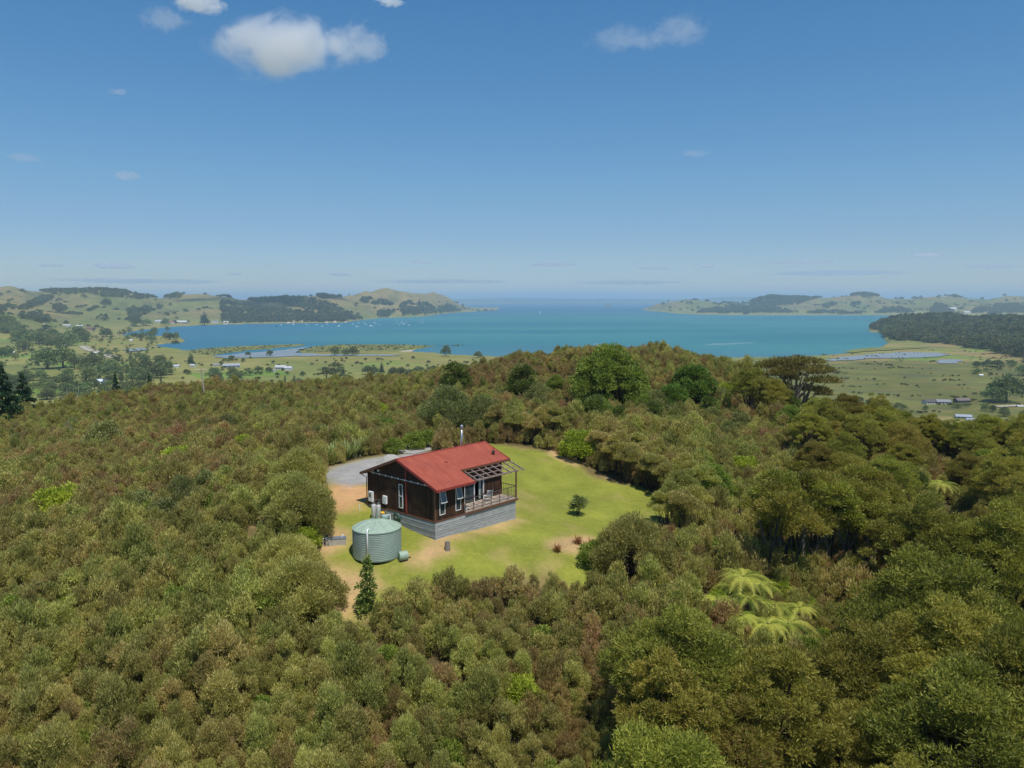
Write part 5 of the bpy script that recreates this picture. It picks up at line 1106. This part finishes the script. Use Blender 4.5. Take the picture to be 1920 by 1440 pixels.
# fittings of the gable
m = MB(); m.box(-.075, -.02, 3.08, 3.2, .0, roofz(3.1) - .2); m.build('downpipe', M['red_trim'], cab)
m = MB(); m.tube([(-.09, .7, 2.5), (-.09, 7.5, 2.55)], .022, 6); 
for k in range(9): m.box(-.1, -.018, 1. + k * .75, 1.04 + k * .75, 2.45, 2.6)
m.build('conduit', M['white'], cab)
m = MB(); m.box(-.2, -.02, 7.05, 7.52, .2, 1.0); b = m.build('meter_box', M['white'], cab, bevel=.01); m = MB(); m.box(-.206, -.2, 7.2, 7.42, .55, .85); m.build('meter_window', M['glass'], b)
m = MB(); m.box(-.18, -.02, 5.38, 5.8, .3, .92); b = m.build('gas_water_heater', M['white'], cab, bevel=.01); m = MB(); 
for k in range(3): m.tube([(-.1, 5.46 + k * .12, -.1), (-.1, 5.46 + k * .12, .3)], .018, 6)
m.build('pipe', M['black_bark'], b)
m = MB(); m.box(-.14, -.02, 6.3, 6.42, 2.72, 2.88); m.build('security_light', M['white'], cab)
m = MB(); m.tube([(-.02, 7.0, 2.75), (-.14, 7.0, 2.73), (-.2, 7.0, 2.66)], [.05, .06, .07], 8); m.build('security_light', plain('cream_plastic', srgb(210, 190, 150), .5), cab)
m = MB(); m.tube([(-.25, 8.38, 2.3), (-.2, 8.1, 2.15), (-.06, 7.9, 2.1), (-.06, 7.9, -.15)], .035, 8); m.build('downpipe', M['brown_trim'], cab)
# things about the cabin
def at_ground(a, b, dz=0.): x, y = hw(a, b); return (x, y, Hs(x, y) + dz)
gb = [(703, 973), (710, 974)]
for i, (u, v) in enumerate(gb):
    x, y = gpt(u - (2 if i == 0 else 0), v); z = Hs(x, y); H = 1.22; r = .18
    e = empty('gas_bottle', (x, y, z)); m = MB(); m.lathe([(.15, 0), (.15, .06), (r, .1), (r, H - .18), (r * .85, H - .08), (r * .4, H - .02), (.03, H)], 20); m.build('cylinder', plain('bottle_paint', srgb(196, 196, 192), .4, c2=srgb(150, 150, 146)), e, smooth=True)
    m = MB(); m.lathe([(.11, H - .06), (.12, H + .1), (.1, H + .1)], 14, cap=False); m.tube([(0, 0, H), (0, 0, H + .08)], .03, 8); m.build('collar', M['grey_metal'], e)
    m = MB(); m.tube([(0, 0, H + .08), (.1, .15, H + .3), (.3, .3, H + .25), (.5, .45, H - .1)] , .012, 5); m.build('hose', M['grey_metal'], e)
    tag(e, ('left' if i == 0 else 'right') + '-hand of the two tall pale gas bottles against the dark gable wall', 'gas bottle', 'gas bottles by the gable')
x, y = gpt(717, 968); m = MB(); e = empty('crate', (x, y, Hs(x, y)), HA); m.box(-.25, .25, -.2, .2, 0, .22); m.build('box', M['black_bark'], e, bevel=.02); m = MB(); m.lathe([(.19, .22), (.21, .3), (.12, .36), (.02, .37)], 14); m.build('lid', plain('yellow_plastic', srgb(226, 176, 40), .5, var=.1), e); tag(e, 'yellow lid on a black box on the ground beside the gas bottles', 'box')
# hose reel on the skirt
x, y = hw(-.13, 4.15); e = empty('hose_reel', (x, y, -.5), HA); M['green_hose'] = plain('green_hose', srgb(58, 92, 76), .5)
m = MB()
for rr_ in (.2, .25, .3, .34):
    for off in (-.06, 0., .06): m.tube([(off, rr_ * math.cos(q / 16 * 6.2832), rr_ * math.sin(q / 16 * 6.2832)) for q in range(17)], .03, 6, False)
m.build('hose', M['green_hose'], e); m = MB(); m.tube([(-.1, 0, 0), (.13, 0, 0)], .12, 10); m.bar((-.1, -.33, 0), (-.1, .33, 0), .03); m.bar((-.1, 0, -.33), (-.1, 0, .33), .03); m.build('reel', M['grey_metal'], e)
tag(e, 'coiled dark green garden hose hanging on the grey skirt of the gable side', 'hose reel')
# tank
tx, ty = gpt(707.5, 1037); tz = Hs(tx, ty) - .12; tank = empty('water_tank', (tx, ty, tz)); TR, THt = 1.70, 2.06
pr = [(TR - .02, 0)]; 
for k in range(16): z = .05 + k * .125; pr += [(TR - .012, z), (TR + .006, z + .035), (TR + .006, z + .085), (TR - .012, z + .115)]
TG = plain('green_tank_plastic', srgb(148, 164, 152), .6, c2=srgb(128, 146, 136), var=.4, sc=1.2); TG2 = plain('green_tank_lid', srgb(150, 168, 148), .6, c2=srgb(130, 150, 132), var=.4)
m = MB(); m.lathe(pr + [(TR + .01, THt)], 72, cap=False); m.build('tank_wall', TG, tank, smooth=True)
m = MB(); n = 72; base = []
m.v.append((0, 0, THt + .52)); rings = [(.18, .5), (.6, .40), (1.1, .26), (1.5, .1), (TR + .03, .0), (TR + .03, -.06)]
for r_, dz_ in rings:
    for k in range(n):
        a = 2 * math.pi * k / n; rib = .045 if k % 6 == 0 and 0 < dz_ < .45 else 0; m.v.append((r_ * math.cos(a), r_ * math.sin(a), THt + dz_ + rib))
for k in range(n): m.f.append((0, 1 + k, 1 + (k + 1) % n))
for i in range(len(rings) - 1):
    for k in range(n): a = 1 + i * n + k; b = 1 + i * n + (k + 1) % n; m.f.append((a, a + n, b + n, b))
m.build('tank_roof', TG2, tank)
m = MB(); hx, hy = .45, 1.0; m.lathe([(.3, THt + .2), (.3, THt + .5), (.27, THt + .56), (.05, THt + .58)], 20, (hx, hy)); m.build('hatch', TG, tank, smooth=True)
m = MB(); m.tube([(hx + .38, hy - .2, THt + .1), (hx + .38, hy - .2, THt + .62), (hx + .2, hy - .1, THt + .62)], .035, 8); m.build('vent_pipe', M['white'], tank)
m = MB(); m.tube([(.0, .1, THt + .3), (.0, .1, THt + .95)], .04, 8); m.build('vent_pipe', TG2, tank)
a = -math.pi / 2 - .2; px_, py_ = (TR + .09) * math.cos(a), (TR + .09) * math.sin(a)
m = MB(); m.tube([(px_ * .84, py_ * .84, THt + .26), (px_ * .97, py_ * .97, THt + .25), (px_, py_, THt + .12), (px_, py_, .1)], .062, 10); m.build('overflow_pipe', M['white'], tank, smooth=True)
tag(tank, 'large round pale green ribbed water tank with cone lid and white overflow pipe', 'water tank')
# pump barrel
x, y = gpt(756, 1050); e = empty('pump_cover', (x, y, Hs(x, y) + .3), R(25)); m = MB(); m.tube([(-.32, 0, 0), (-.3, 0, 0), (.3, 0, 0), (.32, 0, 0)], [.26, .33, .33, .26], 22); m.build('barrel', TG2, e); m = MB(); m.tube([(.3, 0, -.12), (.55, .05, -.2)], .04, 8); m.box(-.25, .25, -.25, .25, -.36, -.28); m.build('outlet', M['black_bark'], e)
tag(e, 'small pale green drum lying on its side on the grass against the water tank', 'drum')
x, y = gpt(839, 1031); m = MB(); m.lathe([(.22, -.1), (.21, .1), (.19, .4), (.17, .62), (.16, .64)], 14); tag(m.build('stump', plain('weathered_stump', srgb(140, 128, 116), .9, c2=srgb(96, 86, 78), sc=6, bump=.02), None, loc=(x, y, Hs(x, y))), 'short grey wooden stump standing on the lawn off the near corner of the cabin', 'stump')
x, y = gpt(629, 1021); ct = plain('concrete', srgb(176, 172, 162), .9, c2=srgb(140, 134, 122), sc=5, bump=.01)
e = empty('concrete_trough', (x, y + .15, Hs(x, y)), R(14)); m = MB(); m.box(-.72, .72, -.27, -.2, -.05, .42); m.box(-.72, .72, .2, .27, -.05, .42); m.box(-.72, -.65, -.2, .2, -.05, .42); m.box(.65, .72, -.2, .2, -.05, .42); m.box(-.65, .65, -.2, .2, -.05, .02); m.build('basin', ct, e, bevel=.01)
m = MB(); m.box(-.74, .74, -.29, .29, .425, .47); m.build('lid', M['grey_metal'], e); m = MB(); m.tube([(-.9, -.1, 0), (-.9, -.1, .5), (-.6, -.1, .52)], .035, 8); m.tube([(.45, .1, .47), (.45, .1, .6), (.58, .1, .6)], .03, 8); m.build('pipe', M['white'], e)
tag(e, 'long low concrete trough with white pipes on the bare earth left of the water tank', 'trough')
x, y = gpt(674.5, 957); m = MB(); m.tube([(0, 0, -.1), (0, 0, .42)], .035, 8); m.tube([(0, 0, .42), (0, 0, .46)], .05, 8); tag(m.build('pipe_stub', M['white'], None, loc=(x, y, Hs(x, y))), 'short white pipe standing upright in the grass left of the cabin', 'pipe')
# things on the deck
def deckloc(a, b, z=.02): x, y = hw(a, b); return (x, y, z)
e = empty('deck_chair', deckloc(6.55, .95), HA + R(160)); m = MB()
for sx_ in (-1, 1):
    q = MB(); q.bar((sx_ * .24, -.25, 0), (sx_ * .24, .05, .42), .035); q.bar((sx_ * .24, .25, 0), (sx_ * .24, -.28, .45), .035); q.build('leg', M['white'], e)
m = MB()
for k in range(6): m.box(-.25, .25, -.27 + k * .085, -.21 + k * .085, .42, .44)
m.build('seat', M['white'], e); m = MB(); m.bar((-.24, .22, .42), (-.24, .42, 1.0), .035); m.bar((.24, .22, .42), (.24, .42, 1.0), .035)
for k in range(6): z = .5 + k * .085; yy_ = .25 + (z - .42) * .34; m.box(-.24, .24, yy_ - .01, yy_ + .012, z, z + .055)
m.build('backrest', M['white'], e); tag(e, 'white slatted folding chair standing on the deck in front of the brown wall', 'chair')
e = empty('bucket', deckloc(3.3, .2), 0); m = MB(); m.lathe([(.13, 0), (.17, .32), (.18, .33), (.16, .33), (.13, .05)], 16, cap=False); m.build('pail', M['white'], e); m = MB(); m.tube([(-.17, 0, .32), (-.1, 0, .47), (.1, 0, .47), (.17, 0, .32)], .01, 5); m.build('handle', M['grey_metal'], e); tag(e, 'small white pail on the deck behind the railing next to the second window', 'bucket')
# gravel heap behind the roof
x, y = gpt(733, 868); g = np.random.default_rng(4); m = MB(); n = 24
for i in range(7):
    r_ = 1.5 * (1 - i / 6.5) + .01
    for k in range(n): a = 6.2832 * k / n; q = 1 + .13 * float(pn(np.cos(a) * 2 + i * .3, np.sin(a) * 2, 95)); m.v.append((r_ * q * math.cos(a), r_ * q * math.sin(a) * .7, -.1 + .95 * (1 - (1 - i / 6.) ** 2.0) + .06 * float(pn(k * .7, i * .9, 96))))
for i in range(6):
    for k in range(n): a = i * n + k; b = i * n + (k + 1) % n; m.f.append((a, b, b + n, a + n))
m.f.append(tuple(6 * n + k for k in range(n))); tag(m.build('gravel_heap', plain('heap_gravel', srgb(168, 164, 156), .95, c2=srgb(120, 116, 108), sc=8, bump=.05), None, True, (x, y, Hs(x, y))), 'heap of grey gravel at the edge of the drive behind the cabin roof', 'gravel heap')
# power poles
def pole(u, vt, vb, D, lab, lean=0.):
    r = ray(u, vt); t_ = D; x, y, zt_ = r[0] * t_, r[1] * t_, CAMZ + r[2] * t_; zb = Hs(x, y); H = zt_ - zb; e = empty('power_pole', (x, y, zb)); m = MB(); m.tube([(lean * H, 0, -.5), (lean * H * .5, 0, H * .5), (0, 0, H)], [.17, .15, .12], 9); m.build('post', plain('weathered_pole', srgb(168, 156, 142), .9, c2=srgb(120, 108, 98)), e)
    m = MB(); m.bar((-1.1, -.15, H - .25), (1.1, .05, H - .2), .12, .12); m.build('crossarm', M['pale_bark'], e); m = MB()
    for q in (-1., -.5, .5, 1.): m.lathe([(.05, H - .15), (.08, H - .05), (.06, H + .06), (.02, H + .1)], 8, (q, 0))
    m.build('insulator', M['white'], e); return tag(e, lab, 'power pole')
pole(377, 693, 725, 158, 'leaning pale power pole above the brown scrub on the left', .09)
pole(1124, 645, 662, 152, 'power pole whose crossarm shows above the ridge against the sea', 0)
# ================================================================== farm buildings
def farmhouse(u, v, wpx, hpx, dpt, wallc, roofc, ang, lab, name='farmhouse', cat='house', hip=False):
    x, y = gpt(u, v); D = math.hypot(y, CAMZ - Hs(x, y)); Wm = wpx / F * D; Hm = hpx / F * D; Dm = Wm * dpt; e = empty(name, (x, y, Hs(x, y) - .3), ang); hw_ = Hm * .58
    m = MB(); m.box(-Wm / 2, Wm / 2, -Dm / 2, Dm / 2, 0, hw_); 
    m.add([(-Wm / 2, -Dm / 2, hw_ + .002), (-Wm / 2, Dm / 2, hw_ + .002), (-Wm / 2, 0, Hm - .1)], [(0, 1, 2)]); m.add([(Wm / 2, -Dm / 2, hw_ + .002), (Wm / 2, Dm / 2, hw_ + .002), (Wm / 2, 0, Hm - .1)], [(0, 2, 1)]); wl = m.build('wall', plain('farm_wall', wallc, .8), e)
    o = .4; m = MB()
    for s in (-1, 1): m.add([(-Wm / 2 - o, s * (Dm / 2 + o), hw_ - .1), (Wm / 2 + o, s * (Dm / 2 + o), hw_ - .1), (Wm / 2 + o, 0, Hm), (-Wm / 2 - o, 0, Hm), (-Wm / 2 - o, s * (Dm / 2 + o), hw_ - .3), (Wm / 2 + o, s * (Dm / 2 + o), hw_ - .3), (Wm / 2 + o, 0, Hm - .2), (-Wm / 2 - o, 0, Hm - .2)], [(0, 1, 2, 3), (7, 6, 5, 4), (0, 4, 5, 1), (1, 5, 6, 2), (3, 7, 4, 0)])
    m.build('roof', plain('farm_roof', roofc, .5, c2=tuple(q * .8 for q in roofc)), e)
    if wpx > 14:
        for q in range(4): m = MB(); m.box(-Wm * .38 + q * Wm * .24, -Wm * .26 + q * Wm * .24, -Dm / 2 - .05, -Dm / 2 + .0, hw_ * .35, hw_ * .8); m.build('window', M['glass'], e)
    return tag(e, lab, cat)
wh, lg, gr_, dkr = srgb(205, 206, 204), srgb(178, 180, 180), srgb(130, 132, 134), srgb(86, 80, 78)
for a in [(434,689,30,8,.5,srgb(140,145,150),srgb(150,156,162),.35,'long pale grey barn roof left of the white sheds in the valley','barn','barn'),(527,693,20,9,.5,lg,lg,-.1,'white ribbed shed standing in the middle of the paddocks','barn','barn'),(541,694,14,8,.6,wh,lg,-.1,'white shed end joined beside the ribbed shed','barn','barn'),(512,697,10,5,.6,wh,gr_,.4,'small white-walled shed left of the ribbed shed','shed','shed'),
 (406,700-14,12,5,.6,lg,gr_,.2,'small grey shed just left of the long pale barn','shed','shed'),(362,688,10,6,.6,wh,lg,-.3,'small white building under the dark pyramid-shaped tree','shed','shed'),(330,689,12,6,.6,wh,lg,.2,'white house left of the dark pyramid-shaped tree','farmhouse','house'),
 (189,719,26,9,.6,lg,srgb(200,212,222),.25,'pale blue-white roofed farmhouse among trees at lower left of the valley','farmhouse','house'),(218,727,12,7,.6,wh,gr_,-.3,'small white shed right of the pale-roofed farmhouse','shed','shed'),(163,733,12,6,.6,lg,dkr,.1,'dark-roofed shed below the pale-roofed farmhouse','shed','shed'),
 (24,663,7,5,.7,wh,wh,.2,'small white house beside the red-roofed cottage at far left','farmhouse','house'),(13,661,11,7,.7,srgb(200,150,120),srgb(180,84,60),.1,'red-roofed cottage at the far left edge of the valley','farmhouse','house'),(96,634,16,6,.6,wh,srgb(200,210,218),.1,'white house in the tree belt below the pale hill road','farmhouse','house'),
 (121,649,11,4,.6,wh,wh,.0,'low white building at the top of the big rounded trees','shed','shed'),(170,619,14,6,.6,srgb(150,120,105),srgb(110,80,75),.1,'brownish house below the far hill, left of the bay','farmhouse','house'),(126,612,14,4,.6,wh,lg,.1,'long white building at the foot of the mid hills on the left','farmhouse','house'),(150,613,12,4,.6,lg,lg,.1,'pale building right of the long white one at the hill foot','farmhouse','house'),
 (300,605,16,5,.5,wh,lg,0,'long white building at the bay under the big green hill','farmhouse','house'),(340,606,22,5,.4,lg,wh,0,'white row of buildings by the bay left of the tall conifer','farmhouse','house'),(322,607,9,5,.6,wh,srgb(150,80,70),0,'red-roofed house among the white bay buildings','farmhouse','house'),(404,606,12,5,.6,wh,gr_,0,'white house right of the tall conifer on the bay','farmhouse','house'),(424,606,9,4,.6,lg,wh,0,'small pale house by the light beach on the bay','farmhouse','house'),
 (178,664,7,4,.7,wh,wh,0,'tiny white shed next to the pale road in the valley','shed','shed'),(246,640,5,4,.8,wh,wh,0,'tiny white hut at the root of the wooded spit','shed','shed'),(920,689,9,4,.6,wh,wh,0,'small white-roofed building left of the ridge scrub below the shore','shed','shed'),
 (1742,757,22,9,.6,wh,dkr,.25,'left wing of the dark-roofed farmhouse at the marsh edge','farmhouse','house'),(1768,757,24,9,.6,wh,gr_,-.2,'grey-roofed middle building of the farm at the marsh edge','farmhouse','house'),(1803,755,26,10,.5,dkr,srgb(110,98,90),.15,'brown-roofed right-hand building of the farm at the marsh edge','farmhouse','house'),
 (1806,784,26,8,.5,lg,srgb(150,156,164),-.35,'pale blue-roofed shed half hidden behind the near bush at the right','barn','barn'),(1822,790,18,7,.6,srgb(120,130,150),srgb(140,150,164),-.35,'second pale blue-roofed shed lower behind the near bush at the right','barn','barn'),(1839,705,7,4,.6,wh,wh,0,'tiny white hut alone out on the marsh','shed','shed'),(1912,763,10,4,.6,wh,lg,0,'small white building at the right edge by the road','shed','shed'),
 (1785,583,14,7,.6,srgb(215,205,185),lg,0,'pale house on the hillside across the water at the right','farmhouse','house'),(1812,588,12,5,.6,wh,lg,0,'pale house at the waterline across the inlet at the right','farmhouse','house'),(1857,618,7,4,.7,wh,wh,.2,'white roof showing in the dark bush of the right headland','farmhouse','house')]:
    farmhouse(*a)
# hedge in front of the farm at the marsh
x, y = gpt(1798, 762); g = np.random.default_rng(8); lob = [(-9 + 18 * i / 17., g.normal() * .2, 1.2, 1.1, 1.0) for i in range(18)]; V, Fc, T = quad_leaves(g, lob, 2200, .6, .4, shell=.4); o = mobj('hedge', crown_mesh('hedge', V, Fc, T, M['dark_leaf']), None, (x, y, Hs(x, y))); o.rotation_euler.z = -.15; tag(o, 'clipped dark hedge in front of the farm buildings at the marsh edge', 'hedge')
# ================================================================== boats
bw = plain('white_hull', srgb(238, 240, 242), .35, var=.05); bd = plain('dark_hull', srgb(50, 60, 80), .4)
def boat(kind):
    m = MB(); L = 11.; st = [(-.5, .28, .9), (-.3, .42, .95), (0, .46, 1.0), (.25, .36, 1.1), (.42, .16, 1.25), (.5, .01, 1.35)]; r_ = []
    for s, w_, h in st: r_.append([(s * L, -w_ * 3.6, h), (s * L, -w_ * 2.6, -.1), (s * L, 0, -.35), (s * L, w_ * 2.6, -.1), (s * L, w_ * 3.6, h)])
    for q in r_: m.v += q
    for i in range(5):
        for k in range(4): a = i * 5 + k; m.f.append((a, a + 1, a + 6, a + 5))
        m.f.append((i * 5, i * 5 + 5, i * 5 + 9, i * 5 + 4))
    m.f.append((0, 4, 3, 2, 1))
    if kind == 'launch': m.box(-3.2, 1.6, -1.1, 1.1, 1.0, 2.0); m.box(-1.8, .9, -.9, .9, 2.0, 2.9)
    else: m.box(-1.5, 2.2, -.7, .7, 1.02, 1.5); m.tube([(.7, 0, 1.4), (.7, 0, 13)], .14, 6); m.bar((.7, 0, 2.3), (-3.6, 0, 2.3), .18, .3)
    if kind == 'sail': m.add([(.6, 0, 2.6), (.6, 0, 12.8), (-3.6, .5, 2.7), (.6, .06, 2.6), (.6, .06, 12.8), (-3.6, .56, 2.7)], [(0, 1, 2), (5, 4, 3)])
    return m
BM = {k: boat(k).mesh('boat', bw) for k in ('launch', 'yacht', 'sail')}; BMd = boat('launch').mesh('boat', bd)
BT = [(635,612,'launch',1.35,'largest white launch moored nearest the pale cliffs'),(669,613,'launch',1.3,'white launch moored nearest the shore bend, second of three in the front line'),(695,612,'launch',1.5,'large white boat at the right end of the front line of moorings'),(613,609,'yacht',1.1,None),(604,612,'launch',1.0,None),(682,606,'yacht',1.1,None),(686,609,'launch',1.0,None),(702,606.5,'yacht',1.5,'tall-masted yacht right of the middle of the moorings'),(662,608,'launch',1.0,None),(711,609,'launch',.9,None),
 (716,594.5,'launch',1.3,'white boat close under the brown headland shore'),(732,596,'yacht',1.3,'yacht lying below the grassy point'),(748,609,'launch',.9,None),(753,606,'yacht',1.2,None),(757,608,'launch',1.2,None),(761,604.5,'yacht',1.1,None),(767,610,'launch',1.0,None),(791,604.5,'yacht',1.2,'white boat moored alone at the right of all the others'),(527,610,'launch',1.0,None),(550,609,'launch',1.0,None),(575,609,'yacht',1.1,None),(593,609,'launch',1.1,None),(640,607.5,'launch',.8,None),(672,606,'launch',.9,None),(744,605,'yacht',.9,None),
 (1013,588,'sail',1.5,'lone sailing boat with a white sail out in the harbour mouth'),(1585,592.5,'launch',1.6,'white boat below the far hills on the right side of the bay'),(1448,592.5,'launch',1.2,'small boat under the dark wooded hills to the right of the strait')]
for i, (u, v, k, s, lb) in enumerate(BT):
    x, y = onz(u, v, SEA); o = mobj('moored_boat' if k != 'sail' else 'sailing_boat', BM[k], None, (x, y, SEA)); o.rotation_euler.z = rnd.uniform(-.5, .5) + (2.9 if i % 3 == 0 else 0); o.scale = (s,) * 3
    tag(o, lb or ('small white %s in the group of moorings %s' % ('launch' if k == 'launch' else 'yacht', 'under the wooded shore' if u < 600 else ('off the pale cliffs' if u < 720 else 'off the grassy point'))), 'boat', 'boats moored in the bay' if not lb else None)
    if lb is None: o['group'] = '%s moored %s' % (k, 'under the wooded shore' if u < 600 else ('off the pale cliffs' if u < 720 else 'off the grassy point'))
x, y = onz(518, 613, SEA); o = mobj('moored_boat', BMd, None, (x, y, SEA)); tag(o, 'small dark boat moored alone near the wooded shore', 'boat')
# rocks at the headland and the islet
def rock(u, v, wpx, hpx, lab, seed, name='rock_islet'):
    x, y = onz(u, v, SEA); g = np.random.default_rng(seed); a = wpx / F * y / 2; h = hpx / F * y; m = MB(); n = 18
    for i in range(6):
        r_ = (1 - (i / 5.5) ** 1.3)
        for k in range(n): t_ = 6.2832 * k / n; q = r_ * (1 + .35 * g.normal() * .5); m.v.append((a * q * math.cos(t_), a * .6 * q * math.sin(t_), -2 + (h + 2) * i / 5. * (1 + .15 * g.normal())))
    for i in range(5):
        for k in range(n): p_ = i * n + k; b = i * n + (k + 1) % n; m.f.append((p_, b, b + n, p_ + n))
    m.f.append(tuple(5 * n + k for k in range(n))); return tag(m.build(name, RK, None, loc=(x, y, SEA)), lab, 'rock')
RK = plain('sea_rock', srgb(96, 86, 70), .9, c2=srgb(60, 66, 44), sc=.01)
rock(1140, 574, 12, 5, 'dark rocky islet alone on the horizon between the two headlands', 1)
rock(896, 583.5, 14, 4, 'rocky stack just off the tip of the left headland', 2); rock(910, 583.5, 12, 4.5, 'middle rock in the chain off the left headland', 3); rock(922, 583, 10, 3, 'outermost low rock off the left headland', 4)
# pale cliffs on the near bay shore
CL = plain('pale_cliff', srgb(176, 160, 138), .9, c2=srgb(140, 122, 100), sc=.05)
def cliff(u, v, wpx, hpx, lab, seed):
    x, y = gpt(u, v); g = np.random.default_rng(seed); a = wpx / F * y / 2; h = hpx / F * y * .6; m = MB(); n = 14
    for i in range(5):
        for k in range(n): t_ = 6.2832 * k / n; q = (1 - .14 * i) * (1 + .14 * g.normal()); m.v.append((a * q * math.cos(t_), 14 * q * math.sin(t_) + 3 * i, -3 + (h + 3) * i / 4.))
    for i in range(4):
        for k in range(n): p_ = i * n + k; b = i * n + (k + 1) % n; m.f.append((p_, b, b + n, p_ + n))
    m.f.append(tuple(4 * n + k for k in range(n))); tag(m.build('cliff', CL, None, loc=(x, y - 8, SEA)), lab, 'cliff')
for u, v, w_, h_, lb in [(551,606.5,4,10,'tallest pale cliff face at the foot of the wooded shore'),(541,606.5,9,4,'low pale bank left of the tallest pale cliff'),(567,604,4,8,'pale slip in the bush above the wooded shore'),(613,605,8,4,'pale bank under the bush behind the left boats'),(628,605,9,6,'pale cliff directly behind the largest white launch'),(648,604.5,9,3,'low pale bank at the bend of the wooded shore'),(424,607,12,2.5,'light beach strip at the left end of the wooded shore')]:
    cliff(u, v, w_, h_, lb, int(u))
# ================================================================== clouds
if CLOUDS:
    cloud(525, 88, 500, 180, 3600, 6.5, 1, 2.6, .46, label='bright white puffy cloud, the largest in the sky')
    cloud(665, 82, 260, 140, 3700, 1.8, 2, 3.6, .47, label='thin ragged cloud at the right end of the largest white cloud')
    cloud(372, 6, 190, 75, 3400, 6., 3, 2.3, .46, label='white cloud cut by the top edge of the picture at the left')
    cloud(305, 36, 190, 90, 3500, .9, 8, 4., .46)
    cloud(730, 3, 110, 40, 3400, 4., 4, 2.5, .46)
    cloud(1160, 72, 230, 90, 4200, .8, 5, 4.6, .45); cloud(1275, 58, 210, 120, 4200, .8, 6, 4.6, .45); cloud(1215, 78, 160, 60, 4200, .6, 36, 4.6, .45)
    cloud(240, 330, 110, 36, 9000, 1.4, 7, 2.5, .46); cloud(45, 296, 130, 34, 9000, .8, 9, 2.4, .45); cloud(222, 172, 70, 26, 6000, .7, 10, 2.4, .45); cloud(1305, 288, 120, 26, 9000, .7, 11, 2.4, .45)
    for i, (u, v, w_, h_, d) in enumerate([(210,499,130,22,1.8),(95,498,80,10,1.),(790,491,80,10,1.6),(1040,496,170,11,1.8),(1225,503,110,10,1.2),(1322,498,70,12,1.4),(1500,491,210,16,1.5),(1740,478,120,12,1.4),(440,514,50,8,1.2),(640,515,90,8,1.),(270,527,620,18,1.),(1560,512,520,16,1.1),(820,528,500,14,.8),(1180,530,420,14,.8),(1860,500,160,14,1.)]):
        cloud(u, v, w_, h_, 20000, d * 4.5, 20 + i, 2.2, .42)
for o in scene.objects:
    if o.type == 'MESH' and o.name.startswith('cloud'): pass
print("objects", len(scene.objects))
